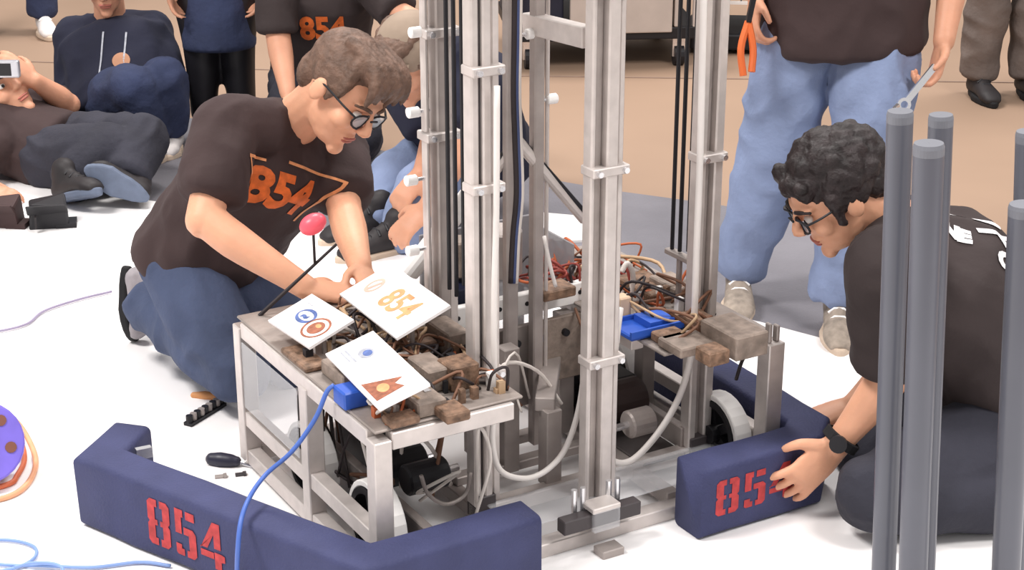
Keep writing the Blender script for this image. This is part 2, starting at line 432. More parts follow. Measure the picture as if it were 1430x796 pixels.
# masts --------------------------------------------------------------
ZT = 1.32
def mast(cu, v, strips, z0, zt=ZT, clamps=()):
    """an upright of parallel tubes, some with dark strips painting shade into the gaps: strips = (du0, du1, depth, material)"""
    t = None
    for (a, b, dep, dv, m) in strips:
        o = rp('mast_strip', MB().box((cu+a, v+dv-dep/2, z0), (cu+b, v+dv+dep/2, zt)), m, parent=robot, bv=.003)
        t = t or o
    lo = min(s[0] for s in strips); hi = max(s[1] for s in strips)
    for z in clamps:
        c = rp('mast_clamp', MB().box((cu+lo-.004, v-.026, z-.009), (cu+hi+.004, v+.02, z+.009)), ALU, parent=robot)
        for e in (lo+.008, hi-.008):
            obj('bolt', MB().cyl((cu+e, v-.026, z), (cu+e, v-.034, z), .006, 8), STEEL, c)
    return t
def zof(px, py, v): return L(px, py, v=v).z
mast(.292, .14, [(-.024, -.008, .034, .004, ALU), (-.008, -.004, .03, .004, DKGREY), (-.004, .014, .04, 0, ALU), (.014, .020, .012, .012, DKGREY), (.020, .037, .03, .006, ALU)], .06, clamps=[zof(676, 265, .12), zof(676, 100, .12), zof(676, 525, .12)])  # dark grey strips are painted shade in the gaps between tubes
rp('mast_foot', MB().box((.27, .118, .03), (.312, .164, .085)), DKGREY)
mast(.505, .045, [(-.036, -.026, .03, .004, ALU), (-.026, -.008, .02, .006, ALU_D), (-.008, .018, .044, 0, ALU), (.018, .024, .014, .012, DKGREY), (.024, .038, .03, .006, ALU)], .05, clamps=[zof(840, 240, .03), zof(840, 505, .03), zof(840, -20, .03)])  # dull groove and dark grey gap strip: shade put into the colour
rp('mast_foot', MB().box((.48, .02, .03), (.535, .07, .06)), ALU_D)
mast(.813, .14, [(-.026, -.008, .034, 0, ALU), (-.007, .012, .02, .01, ALU_D), (.012, .034, .034, 0, ALU)], .06, clamps=[zof(987, 222, .12), zof(987, 452, .12)])
rp('mast_foot', MB().box((.79, .118, .03), (.845, .164, .085)), DKGREY)
mast(.315, .34, [(-.036, -.026, .02, 0, ALU), (-.014, .012, .036, 0, ALU_D), (.012, .032, .03, .004, ALU)], .345, clamps=[zof(607, 190, .33), zof(607, 45, .33)])
mast(.513, .3, [(-.012, .012, .024, 0, ALU_D), (.02, .028, .01, 0, ALU)], .07)
mast(.452, .3, [(-.014, .014, .02, 0, ALU_D)], .07)
# rollers on the masts
for (px, py, v) in [(577, 157, .34), (580, 45, .34), (574, 252, .34), (576, 350, .34), (770, 138, .3), (742, 47, .3)]:
    q = L(px, py, v=v); r_ = rp('roller', MB().cyl(q-Vector((.012, 0, 0)), q+Vector((.012, 0, 0)), .011, 12), WHITE, bv=.002)
    obj('axle', MB().cyl(q, q+Vector((.035 if px < 700 else -.035, 0, 0)), .004, 8), STEEL, r_)
# cross beams
a, b = L(738, 31, u=.515), L(822, 52, u=.515); rbar('cross_beam', a, b, .03, .04)
rbar('cross_beam', (.28, .14, ZT-.02), (.84, .14, ZT-.02), .03, .04); rbar('cross_beam', (.31, .14, ZT-.02), (.31, .34, ZT-.02), .03, .04)
rbar('cross_beam', (.81, .14, ZT-.02), (.81, .31, ZT-.02), .03, .04); rbar('cross_beam', (.32, .3, ZT-.06), (.52, .3, ZT-.06), .02, .03)
rbar('cross_beam', (.505, .04, ZT-.05), (.505, .3, ZT-.05), .03, .03)
# diagonal tubes and stays
apex = L(722, 196, v=.3)
rp('diagonal_tube', MB().cyl(L(572, 380, v=.42), L(664, 262, v=.34), .021, 16), WHITE, bv=0, smooth=False, label='thick white diagonal tube')
rp('diagonal_tube', MB().cyl(L(660, 282, v=.34), apex, .011, 12), ALU, bv=0)
rp('diagonal_tube', MB().cyl(apex, L(816, 306, v=.3), .012, 12), ALU, bv=0)
rp('stay_cable', MB().cyl(apex+Vector((0,0,.012)), L(820, 300, v=.29), .005, 8), BLACK, bv=0)
rp('stay_cable', MB().cyl(apex+Vector((0,0,.012)), L(662, 270, v=.33), .005, 8), BLACK, bv=0)
# black elastic cords
for (x, y1) in [(622, 400), (632, 410), (643, 395), (653, 400)]:
    q = L(x+3, 200, u=.31); z1 = L(x, y1, u=.31).z
    rp('elastic_cord', MB().cyl((q.x, q.y, z1), (q.x, q.y, ZT-.03), .0045, 8), BLACK, bv=0)
for x in (943, 954, 966):
    q = L(x, 220, u=.825); z1 = L(x-3, 352, u=.825).z
    rp('elastic_cord', MB().cyl((q.x, q.y, z1), (q.x, q.y, ZT-.03), .0045, 8), BLACK, bv=0)
za = L(950, 356, u=.825).z; qa = [L(x, 220, u=.825).y for x in (943, 966)]
rp('cord_anchor', MB().box((.815, min(qa)-.015, za-.008), (.835, max(qa)+.015, za+.004)), ALU_D)
rp('anchor_post', MB().box((.82, sum(qa)/2-.006, .35), (.83, sum(qa)/2+.006, za-.008)), ALU_D)
rp('cord_anchor', MB().box((.295, .17, .345), (.33, .3, .375)), DKGREY)
# bundle of blue and black cable behind the middle mast
for (dx, m) in [(-3, MATS['wire_dark']), (1, mat('slate_blue_cable', (70, 84, 128), .5)), (4, MATS['wire_white'])]:
    pts = [L(x+dx, y, v=.29) for x, y in [(722, -40), (721, 60), (720, 130), (722, 196), (724, 270), (719, 330), (716, 395)]]
    rp('cable', MB().tube(pts, .006, 8, 6), m, bv=0, smooth=True)
# U shaped loops of white hose
def hose(pts, r, m=HOSE_W, name='hose_loop', v=.1):
    return rp(name, MB().tube([L(x, y, v=v) for x, y in pts], r, 10, 6), m, bv=0, smooth=True)
hose([(694, 120), (693, 300), (690, 420), (690, 560), (688, 620), (700, 658), (736, 668), (769, 652), (794, 617), (812, 550), (819, 450), (822, 330), (824, 150)], .006)
hose([(866, 430), (853, 540), (847, 600), (852, 640), (880, 644), (915, 610), (945, 562), (962, 510), (969, 450), (973, 340), (977, 240), (980, 120), (983, -20)], .007)
hose([(657, 660), (650, 690), (623, 704), (598, 690), (588, 664)], .004, ALU_D, v=.1)
hose([(760, 330), (768, 370), (776, 400)], .004, v=.25)
# front latch: dark square tube held by clear clamps
a, b = L(783, 736, z=.075), L(890, 705, z=.075)
rbar('latch_tube', a, b, .028, .03, DKGREY)['label'] = 'dark grey square tube across the front'
d = (b-a).normalized(); c = a.lerp(b, .52)
rp('latch_clamp', MB().obox(c+Vector((0, -.018, 0)), d*.03, Vector((0, .006, 0)), Vector((0, 0, .022))), CLEAR)
rp('latch_clamp', MB().obox(c+Vector((0, .0, .024)), d*.032, Vector((0, .022, 0)), Vector((0, 0, .006))), ALU)
for s in (-.05, -.03, .03, .05): rp('latch_bolt', MB().cyl(c+d*s+Vector((0,.02,-.02)), c+d*s+Vector((0,.02,.06)), .006, 8), STEEL, bv=0)
rp('latch_foot', MB().obox(c+Vector((0, -.03, -.062)), d*.025, Vector((0, .018, 0)), Vector((0, 0, .009))), ALU_D)

# electronics ----------------------------------------------------------
rng = random.Random(11)
def deckbox(name, px, py, su, sv, h, m, z=.351, label=None):
    q = L(px, py, z=z+h/2); o = rp(name, MB().box((q.x-su/2, q.y-sv/2, z), (q.x+su/2, q.y+sv/2, z+h)), m, bv=.003, label=label); return o
for (px, py, su, sv, h, m) in [(425, 500, .05, .12, .012, COPPER), (590, 560, .06, .08, .03, BOARD), (630, 575, .05, .06, .02, COPPER), (600, 520, .05, .09, .045, BOARD),
        (640, 520, .06, .06, .05, COPPER), (560, 585, .06, .04, .015, COPPER), (560, 520, .04, .08, .03, BLACK), (625, 470, .05, .1, .05, BOARD), (580, 480, .06, .08, .03, COPPER), (480, 520, .05, .1, .03, BOARD)]:
    deckbox('circuit_board', px, py, su, sv, h, m)
for (px, py, su, sv, h, m) in [(1025, 470, .08, .12, .05, BOARD), (995, 495, .05, .05, .03, COPPER), (960, 480, .09, .08, .02, BOARD), (935, 470, .06, .05, .02, COPPER), (985, 455, .05, .12, .03, COPPER), (905, 400, .08, .14, .02, COPPER), (940, 400, .06, .1, .03, BOARD)]:
    deckbox('circuit_board', px, py, su, sv, h, m)
for k in range(44):
    u, v = rng.uniform(.02, .28), rng.uniform(.02, .4); s = rng.uniform(.008, .016)
    rp('component', MB().box((u-s/2, v-s/2, .351), (u+s/2, v+s/2, .36+rng.uniform(0, .03))), rng.choice([BLACK, COPPER, STEEL, WHITE, MATS['wire_orange'], MATS['wire_tan']]), bv=0)
for k in range(16):
    u, v = rng.uniform(.69, .89), rng.uniform(.12, .3); s = rng.uniform(.008, .016)
    rp('component', MB().box((u-s/2, v-s/2, .351), (u+s/2, v+s/2, .36+rng.uniform(0, .03))), rng.choice([BLACK, COPPER, STEEL, WHITE, MATS['wire_orange']]), bv=0)
t = deckbox('blue_tray', 902, 456, .13, .085, .012, BLUE, z=.353, label='bright blue plastic tray')
q = L(902, 456, z=.36)
for s in (-1, 1): obj('tray_rim', MB().box((q.x-.065, q.y+s*.04-.003, .36), (q.x+.065, q.y+s*.04+.003, .374)), BLUE, t)
obj('tray_block', MB().box((q.x-.01, q.y-.03, .365), (q.x+.05, q.y+.03, .38)), BLUE, t)
deckbox('relay', 868, 430, .03, .03, .055, mat('tan_relay', (206, 178, 150), .5), z=.356, label='tan relay block')
deckbox('fuse_block', 772, 405, .08, .06, .022, COPPER, z=.392)
deckbox('blue_connector', 490, 552, .05, .05, .035, BLUE, label='blue connector under the lower sign')
def wires(n, u0, u1, v0, v1, z0, z1, mats, rad=.0032):
    for k in range(n):
        p = [Vector((rng.uniform(u0, u1), rng.uniform(v0, v1), z0))]
        for _ in range(3):
            l = p[-1]; p.append(Vector((min(u1, max(u0, l.x+rng.uniform(-.08, .08))), min(v1, max(v0, l.y+rng.uniform(-.09, .09))), rng.uniform(z0, z1))))
        p[-1].z = z0
        rp('wire', MB().tube(p, rng.uniform(rad*.8, rad*1.3), 6, 5), rng.choice(mats), bv=0, smooth=True)
wires(44, .1, .3, .14, .55, .352, .405, [WIRE_M[0], WIRE_M[0], WIRE_M[1], WIRE_M[2], WIRE_M[1], WIRE_M[4]])
wires(12, .02, .28, .01, .2, .352, .39, WIRE_M)
wires(28, .66, .88, .2, .6, .352, .42, [WIRE_M[0], WIRE_M[1], WIRE_M[3], WIRE_M[5], WIRE_M[5], WIRE_M[2]])
wires(14, .52, .66, .36, .46, .392, .44, [WIRE_M[0], WIRE_M[1], WIRE_M[3], WIRE_M[5], WIRE_M[3]])
wires(26, .04, .285, .03, .3, .352, .40, [WIRE_M[0], WIRE_M[1], WIRE_M[2], WIRE_M[0], WIRE_M[2]], .0026)
wires(14, .66, .9, .04, .3, .358, .42, [WIRE_M[0], WIRE_M[1], WIRE_M[2], WIRE_M[5]], .0026)
wires(12, .06, .26, .05, .5, .08, .3, [WIRE_M[1], WIRE_M[0], WIRE_M[4]])
wires(10, .32, .66, .2, .36, .2, .34, [WIRE_M[1], WIRE_M[0], WIRE_M[4]])
rp('wire', MB().tube([L(x, y, v=.3) for x, y in [(872, 440), (880, 415), (884, 385), (876, 368), (868, 380)]], .006, 8, 6), WIRE_M[4], bv=0, smooth=True)
rp('wire', MB().tube([L(x, y, u=.89) for x, y in [(1045, 490), (1036, 505), (1028, 530)]], .004, 8, 6), WIRE_M[1], bv=0, smooth=True)

# three white signs -----------------------------------------------------
def sign(pl, pr, pu, zl, zr, zu, draw, label):
    a, b, c = L(*pl, z=zl), L(*pr, z=zr), L(*pu, z=zu)
    x = (b-a); w = x.length; x.normalize(); y = c-a; y = y-x*y.dot(x); h = y.length; y.normalize(); n = x.cross(y)
    cen = a+x*w/2+y*h/2
    o = rp('sponsor_sign', MB().obox(cen, x*w/2, y*h/2, n*.003), CARD, bv=0, label=label)
    for f in (.2, .8):
        q = a+x*w*f+y*h*.5; obj('sign_stand', MB().cyl(q-n*.002, (q.x, q.y, .35), .005, 8), ALU_D, o)
    M = Matrix((x.to_4d(), y.to_4d(), n.to_4d(), cen.to_4d())).transposed()
    for i in range(3): M[3][i] = 0
    M[3][3] = 1
    for me, m, off in draw(w, h):
        me.transform(Matrix.Translation((0, 0, .0036+off))); me.transform(M); obj('sign_print', me, m, o)
    return o
def txt(s, size, x, y, bold=0, sx=1):
    me = text_mesh(s, size, bold); me.transform(Matrix.Translation((x, y, 0)) @ Matrix.Diagonal((sx, 1, 1, 1))); return me
def disc(x, y, rx, ry, n=24): return poly_mesh([[(x+rx*math.cos(2*math.pi*i/n), y+ry*math.sin(2*math.pi*i/n)) for i in range(n)]])
def ringm(x, y, rx, ry, k=.75, n=24):
    mb = MB(); mb.add([(x+rx*s*math.cos(2*math.pi*i/n), y+ry*s*math.sin(2*math.pi*i/n), 0) for s in (1, k) for i in range(n)], [(i, (i+1)%n, n+(i+1)%n, n+i) for i in range(n)]); return mb.mesh('r')
def d_main(w, h):
    return [(txt('854', h*.66, w*.1, -h*.02, .002, .9), PALEOR, .0), (ringm(-w*.33, h*.0, w*.07, h*.2, .7), mat('faint_red_print', (232, 176, 160), .7), 0),
            (poly_mesh([[(-w*.36, -h*.12), (-w*.33, -h*.14), (-w*.29, h*.14), (-w*.32, h*.12)]]), MATS['faint_red_print'], .0002)]
def d_oval(w, h):
    return [(disc(-w*.12, h*.02, w*.17, h*.2), BLUEP, 0), (disc(-w*.12, h*.02, w*.14, h*.12), CARD, .0003), (txt('~', h*.3, -w*.12, -h*.0, .003), BLUEP, .0006),
            (ringm(w*.22, -h*.08, w*.2, h*.3, .84), BROWNP, 0), (disc(w*.22, -h*.08, w*.12, h*.18), BROWNP, 0), (disc(w*.22, -h*.02, w*.05, h*.05), PALEOR, .0003), (txt('---', h*.2, -w*.3, h*.3), GREYP, 0)]
def d_tri(w, h):
    s = w*.12; c = (w*.27, -h*.14)
    star = []
    for i in range(12):
        r = s*(1.15 if i % 2 == 0 else .72); a_ = math.pi/2+2*math.pi*i/12; star.append((c[0]+r*math.cos(a_), c[1]+r*.85*math.sin(a_)))
    tri = [(c[0]-s*1.3, c[1]-s*.9), (c[0]+s*1.1, c[1]-s*.9), (c[0]+s*.9, c[1]+s*.9), (c[0]+s*.2, c[1]+s*.6), (c[0]-s*.1, c[1]+s*1.2)]
    return [(poly_mesh([tri]), BROWNP, 0), (disc(c[0]+.1*s, c[1]-.1*s, s*.5, s*.35), PALEOR, .0003), (disc(-w*.25, h*.08, w*.075, h*.15), GREYP, 0), (disc(-w*.24, h*.1, w*.045, h*.09), BLUEP, .0003),
            (poly_mesh([[(-w*.42, -h*.2), (-w*.2, -h*.2), (-w*.2, -h*.16), (-w*.42, -h*.16)], [(-w*.42, -h*.28), (-w*.24, -h*.28), (-w*.24, -h*.25), (-w*.42, -h*.25)]]), GREYP, 0)]
sign((475, 412), (554, 474), (536, 362), .43, .43, .475, d_main, 'white sign printed 854 in faded orange')
sign((375, 449), (432, 487), (420, 402), .385, .385, .42, d_oval, 'small white sign with blue oval and brown emblem')
sign((455, 496), (530, 573), (507, 450), .40, .40, .43, d_tri, 'white sign with pale globe and brown triangle emblem')
# thin whip with a pink-red bulb
a = L(362, 441, z=.35); b = L(470, 341, v=a.y-.05)
rp('whip_rod', MB().cyl(a, b, .0045, 8, .003), MATS['wire_dark'], bv=0)
k_ = L(437, 313, v=a.y-.07); m_ = a.lerp(b, .72)
kn = rp('bulb', MB().ell(k_, (.030, .024, .021), (Vector((.9, 0, .35)).normalized(), Vector((0, 1, 0)), Vector((-.35, 0, .9)).normalized())), PINK, bv=0, smooth=True, label='pink-red round bulb on a thin rod')
obj('bulb_arm', MB().cyl(m_, k_, .003, 6), MATS['wire_dark'], kn)

# ------------------------------------------------------------------ bumpers
def sweep(path, prof):
    """mitred sweep of a closed profile (offset, z) along a plan polyline (local u,v)"""
    mb = MB(); P = [Vector((p[0], p[1])) for p in path]; n = len(P); m = len(prof); vs = []
    for i in range(n):
        d0 = (P[i]-P[i-1]).normalized() if i else (P[1]-P[0]).normalized()
        d1 = (P[i+1]-P[i]).normalized() if i < n-1 else d0
        n0 = Vector((-d0.y, d0.x)); n1 = Vector((-d1.y, d1.x)); nn = (n0+n1).normalized(); k = 1/max(.4, nn.dot(n0))
        for (o_, z) in prof:
            q = P[i]+nn*o_*k; vs.append(fromL(q.x, q.y, z))
    fs = [(i*m+j, i*m+(j+1)%m, (i+1)*m+(j+1)%m, (i+1)*m+j) for i in range(n-1) for j in range(m)]
    fs += [tuple(range(m))[::-1], tuple((n-1)*m+j for j in range(m))]
    return mb.add(vs, fs)
def rprof(t, z0, z1, r=.013, seg=4):
    out = []
    for (cx, cz, a0) in [(t-r, z1-r, 0), (-t+r, z1-r, 90), (-t+r, z0+r, 180), (t-r, z0+r, 270)]:
        for k in range(seg+1):
            a_ = math.radians(a0+90*k/seg); out.append((cx+r*math.cos(a_), cz+r*math.sin(a_)))
    return out
def subdiv(path, step=.06):
    out = []
    for a_, b_ in zip(path[:-1], path[1:]):
        a_, b_ = Vector(a_), Vector(b_); n = max(1, int((b_-a_).length/step)); out += [a_.lerp(b_, i/n) for i in range(n)]
    return out+[Vector(path[-1])]
def bumper(path, label, faces):
    base = fromL(path[0][0], path[0][1], 0); t = thing('bumper', label, 'bumper', base, 0, 'navy robot bumpers')
    me = sweep(subdiv(path), rprof(.043, .008, .162)).mesh('cloth_cover', base)
    n = len(me.vertices)
    for v in me.vertices:
        p = v.co*9; v.co += Vector((noise.noise(p), noise.noise(p+Vector((3,4,5))), noise.noise(p+Vector((9,1,7)))*.7))*.003
    o = obj('cloth_cover', me, NAVY, t, True)
    wpath = []
    bk = sweep(path, [(-.058 if faces[0] else .043, .03), (-.043, .03), (-.043, .15), (-.058, .15)][::1]) if False else None
    for (p0, p1, cx, wd, ht) in faces:      # stencilled number on one straight stretch
        a_, b_ = Vector(p0), Vector(p1); d_ = (b_-a_).normalized(); nrm = Vector((d_.y, -d_.x))
        A3 = fromL(a_.x, a_.y, 0); D3 = (fromL(b_.x, b_.y, 0)-A3).normalized(); N3 = (fromL(a_.x+nrm.x, a_.y+nrm.y, 0)-A3).normalized()
        r = ray(*cx); pl = A3+N3*.043; tt = (pl-ORG).dot(N3)/r.dot(N3); c3 = ORG+r*tt
        me2 = poly_mesh(stencil('854'))
        me2.transform(Matrix.Diagonal((wd/2.1, ht, 1, 1)))
        tgt = me.copy(); tgt.transform(Matrix.Translation(base)); project(me2, c3, D3, (0,0,1), tgt, .0015, .012); bpy.data.meshes.remove(tgt)
        obj('stencil_number', shift(me2, base), RED, t)['label'] = 'red stencilled 854'
    return t, base
LP = [(-.255, .64), (-.352, .545), (-.073, -.09), (.264, -.09)]
lb, lbase = bumper(LP, 'navy cloth bumper with red 854 around the left front corner of the robot', [(LP[1], LP[2], (258, 745), .20, .098)])
RP_ = [(.632, -.09), (.92, -.09), (.968, -.045), (.985, .55)]
rb, rbase = bumper(RP_, 'navy cloth bumper with red 85 showing, gripped by the curly-haired person', [(RP_[0], RP_[1], (1052, 682), .19, .078)])
# clips and brackets on the bumpers
q = G(190, 634, .14)
obj('clip', shift(MB().bar(q, q+Vector((.028, .014, .0)), .014, .022).mesh('clip'), lbase), STEEL, lb)
q = fromL(.2, -.04, .06); obj('bracket', shift(MB().bar(fromL(.2, -.05, .05), fromL(.2, -.04, .03), .03, .012).mesh('bracket'), lbase), ALU_D, lb)
obj('bracket', shift(MB().bar(fromL(.75, -.05, .05), fromL(.75, -.04, .03), .03, .012).mesh('bracket'), rbase), ALU_D, rb)
q = G(476, 775, .13); obj('seam_tie', shift(MB().bar(fromL(-.075, -.139, .11), fromL(-.072, -.14, .075), .003, .003).mesh('seam_tie'), lbase), WHITE, lb)

# ------------------------------------------------------------------ people
def ortho(fwd, up):
    f_ = Vector(fwd).normalized(); u_ = Vector(up); u_ = (u_-f_*u_.dot(f_)).normalized(); r_ = f_.cross(u_); return r_, f_, u_
def hand(mb, w, d, n, right, curl=.5, sz=1.0, spread=.10, thumb_in=.2):
    w = Vector(w); d = Vector(d).normalized(); n = Vector(n); n = (n-d*n.dot(d)).normalized()
    t = d.cross(n) if right else n.cross(d)
    s = sz
    limb(mb, [w-d*.01*s, w+d*.04*s, w+d*.085*s], [(.027*s, .019*s), (.037*s, .016*s), (.038*s, .0125*s)], side=t, n=12)
    tips = []
    for off, ln, i in [(.028, .070, 0), (.0095, .078, 1), (-.0095, .073, 2), (-.027, .058, 3)]:
        p = w+d*(.082*s)+t*(off*s); dr = (d+t*(off/.03*spread*2)).normalized(); pts = [p-d*.02*s, p]; a_ = 0
        for k, fr in enumerate((.45, .32, .25)):
            a_ += curl*(.55, 1.0, .8)[k]*(1+.06*i); dd = dr*math.cos(a_)+n*math.sin(a_); p = p+dd*(ln*fr*s); pts.append(p)
        limb(mb, pts, [.0095*s, .0092*s, .0086*s, .008*s, .0068*s], n=8, sub=2); tips.append(p)
    p = w+d*.022*s+t*.026*s; d1 = (d*.62+t*.75+n*.25).normalized(); d2 = (d*.9+t*(.35-thumb_in)+n*(.3+thumb_in)).normalized()
    limb(mb, [w+d*.012*s+t*.012*s, p, p+d1*.034*s, p+d1*.034*s+d2*.03*s], [.014*s, .0135*s, .0105*s, .008*s], n=8, sub=2)
    return tips
def head_shape(mb, c, fr, s=1.0, neck=None):
    r_, f_, u_ = fr; ax = (r_, f_, u_)
    P = lambda x, y, z: c+(r_*x+f_*y+u_*z)*s
    mb.ell(P(0, -.012, .035), (.074*s, .096*s, .084*s), ax, 20, 14)
    mb.ell(P(0, .022, -.03), (.060*s, .066*s, .075*s), ax)
    mb.ell(P(0, .035, -.066), (.047*s, .05*s, .042*s), ax)
    mb.ell(P(0, .074, -.094), (.022*s, .018*s, .018*s), ax)
    mb.ell(P(0, .07, .032), (.056*s, .022*s, .016*s), ax)
    for e in (-1, 1):
        mb.ell(P(.036*e, .058, -.02), (.026*s, .026*s, .024*s), ax)
        mb.ell(P(.078*e, -.008, -.002), (.010*s, .020*s, .030*s), ax)
        mb.ell(P(.074*e, .0, -.002), (.012*s, .012*s, .018*s), ax)
        mb.ell(P(.011*e, .099, -.021), (.008*s, .010*s, .007*s), ax)
    limb(mb, [P(0, .084, .028), P(0, .098, .004), P(0, .110, -.016), P(0, .098, -.025)], [.008*s, .0095*s, .012*s, .008*s], n=8, sub=2)
    mb.ell(P(0, .083, -.052), (.024*s, .010*s, .008*s), ax); mb.ell(P(0, .081, -.064), (.021*s, .010*s, .007*s), ax)
    return P
def shoe(parent, base, heel, toe, upn, m, sole_m, s=1.0, sole_label=None):
    """heel/toe: ends of the sole line, upn: direction from sole to ankle"""
    heel, toe = Vector(heel), Vector(toe); d = (toe-heel).normalized(); L_ = (toe-heel).length; n = Vector(upn); n = (n-d*n.dot(d)).normalized(); x = d.cross(n)
    mb = MB()
    limb(mb, [heel+d*.03+n*.04, heel+d*L_*.45+n*.042, heel+d*(L_*.78)+n*.034, toe-d*.025+n*.026], [(.033*s, .036*s), (.037*s, .037*s), (.043*s, .028*s), (.034*s, .02*s)], side=x)
    limb(mb, [heel+d*.045+n*.05, heel+d*.055+n*.105], [(.035*s, .042*s), (.037*s, .043*s)], side=x)
    limb(mb, [heel+d*.06+n*.085, heel+d*L_*.5+n*.065], [(.027*s, .03*s), (.024*s, .02*s)], side=x)
    o = obj('shoe', shift(fuse(mb, .007, 3), base), m, parent)
    mb = MB(); pl = []
    for k in range(20):
        a_ = 2*math.pi*k/20; yy = math.cos(a_); wd = .038 if yy < 0 else .046
        pl.append(((math.sin(a_)*wd*(1-.25*abs(yy)**3)*s), L_/2+yy*L_/2*1.04))
    vs = [heel+x*a_+d*b_+n*h for h in (0, .024) for a_, b_ in pl]; k = 20
    mb.add(vs, [tuple(range(k))[::-1], tuple(range(k, 2*k))]+[(i, (i+1)%k, k+(i+1)%k, k+i) for i in range(k)])
    so = bevel(obj('sole', shift(mb.mesh('sole'), base), sole_m, o), .006, 2)
    mb = MB()
    for i in range(3):
        q = heel+d*(L_*(.40+.1*i))+n*(.094-.012*i); mb.tube([q-x*.026-n*.012, q-x*.012, q+x*.012, q+x*.026-n*.012], .004, 6)
    obj('laces', shift(mb.mesh('laces'), base), WHITE if m is not SHOEK else BLACK, o)
    return o

def person(label, J, shirt, pants, shoes, sole, skin, hairm, hair='short', voxel=.0055, sleeve=.62, bulk=1.0, leg_bulk=1.0, seed=1, group=None, wr=.006, hs=1.0, glasses=None, belt=False, skirt=None, cap=None, pants_wr=.009, face=False):
    sR, sL = Vector(J['sh'][0]), Vector(J['sh'][1]); hip = Vector(J['hip']); hs_ = Vector(J['hside']).normalized(); neck = Vector(J['neck']); hc = Vector(J['head'])
    an = [Vector(a_) for a_ in J['an']]
    base = Vector(((an[0].x+an[1].x)/2, (an[0].y+an[1].y)/2, 0)) if 'base' not in J else Vector(J['base'])
    t = thing('person', label, 'person', base, 0, group)
    fr = ortho(*J['face']); ssd = (sL-sR).normalized()
    hipR, hipL = hip-hs_*.088, hip+hs_*.088
    ax = hip.lerp(neck, .36); chest = hip.lerp(neck, .76)
    if 'waist' in J: ax = Vector(J['waist'])
    sides = [hs_, hs_.lerp(ssd, .4).normalized(), ssd, ssd]
    b = bulk
    # body: one continuous skin
    mb = MB(); P = head_shape(mb, hc, fr, hs)
    limb(mb, [neck-(hc-neck)*.12, neck.lerp(P(0, -.03, -.05), .5), P(0, -.022, -.02)], [.062*hs, .054*hs, .055*hs])
    limb(mb, [hip, ax, chest, neck-(neck-chest)*.1], [(.14*b, .10*b), (.128*b, .092*b), (.15*b, .1*b), (.07, .055)], side=sides)
    for i, s_ in enumerate((sR, sL)):
        e, w = Vector(J['el'][i]), Vector(J['wr'][i])
        limb(mb, [neck.lerp(s_, .25), s_, s_.lerp(e, .5), e], [.05, .052, .046, .040])
        bend = (e-s_).normalized()
        limb(mb, [e-bend*.01, e.lerp(w, .3), w], [.041, .041, .027])
        d, n, cu = J['hand'][i][:3]
        kw = J['hand'][i][3] if len(J['hand'][i]) > 3 else {}
        hand(mb, w, d, n, i == 0, cu, **kw)
    for i, h_ in enumerate((hipR, hipL)):
        k, a_ = Vector(J['kn'][i]), an[i]
        limb(mb, [h_, h_.lerp(k, .5), k], [.075*leg_bulk, .066*leg_bulk, .05]); limb(mb, [k, k.lerp(a_, .35), a_], [.05, .048, .034])
    obj('body', shift(fuse(mb, voxel, 3), base), skin, t)
    # clothes
    mb = MB(); hem = hip+(hip-ax).normalized()*J.get('hem', .03)
    limb(mb, [hem, hip.lerp(ax, .3), ax, chest, neck-(neck-chest)*.16], [(.178*b, .138*b), (.176*b, .134*b), (.168*b, .128*b), (.178*b, .128*b), (.085, .07)], side=[hs_]+sides, ck=.15)
    for i, s_ in enumerate((sR, sL)):
        e, w = Vector(J['el'][i]), Vector(J['wr'][i])
        limb(mb, [neck.lerp(s_, .2)-(neck-chest)*.05, neck.lerp(s_, .6)-(neck-chest)*.02, s_], [.058, .064, .066*b])
        if sleeve <= 1: limb(mb, [s_, s_.lerp(e, sleeve*.5), s_.lerp(e, sleeve)], [.068*b, .068*b, .068*b], ck=.2)
        else:
            limb(mb, [s_, s_.lerp(e, .5), e, e.lerp(w, .5), w-(w-e)*.06], [.068*b, .062*b, .056*b, .05*b, .042*b], ck=.4)
    sh_me = fuse(mb, .0085, 6, wr, 9, seed, (1, 1, .8)); sh_w = sh_me.copy()
    so = obj('shirt', shift(sh_me, base), shirt, t)
    mb = MB()
    if skirt is None:
        limb(mb, [hip+(ax-hip)*.1, hip-(ax-hip)*.2], [(.14*b, .108*b), (.15*b, .112*b)], side=hs_, ck=.5)
        for i, h_ in enumerate((hipR, hipL)):
            k, a_ = Vector(J['kn'][i]), an[i]; lb_ = leg_bulk
            limb(mb, [h_.lerp(k, .06), h_.lerp(k, .5), k], [.092*lb_, .088*lb_, .072*lb_]); limb(mb, [k, k.lerp(a_, .35), k.lerp(a_, .8), a_], [.070*lb_, .071*lb_, .063*lb_, .062*lb_], ck=.3)
        obj('trousers', shift(fuse(mb, .009, 6, pants_wr, 8, seed+3), base), pants, t)
    else:
        limb(mb, [hip+(ax-hip)*.3, hip, hip.lerp((Vector(J['kn'][0])+Vector(J['kn'][1]))/2, skirt)], [(.11, .09), (.122, .105), (.128, .115)], side=hs_, n=24, ck=.1)
        obj('skirt', shift(fuse(mb, .009, 3, .004, 8, seed+3), base), JEANSD, t)
        mb = MB()
        for i, h_ in enumerate((hipR, hipL)):
            k, a_ = Vector(J['kn'][i]), an[i]; limb(mb, [h_, k, a_], [.088, .064, .048])
        obj('leggings', shift(fuse(mb, .009, 3), base), pants, t)
    for i in range(2):
        hl, to, up = J['foot'][i]; shoe(t, base, hl, to, up, shoes, sole)
    # hair
    r_, f_, u_ = fr; axh = (r_, f_, u_); mb = MB(); rr = random.Random(seed*13)
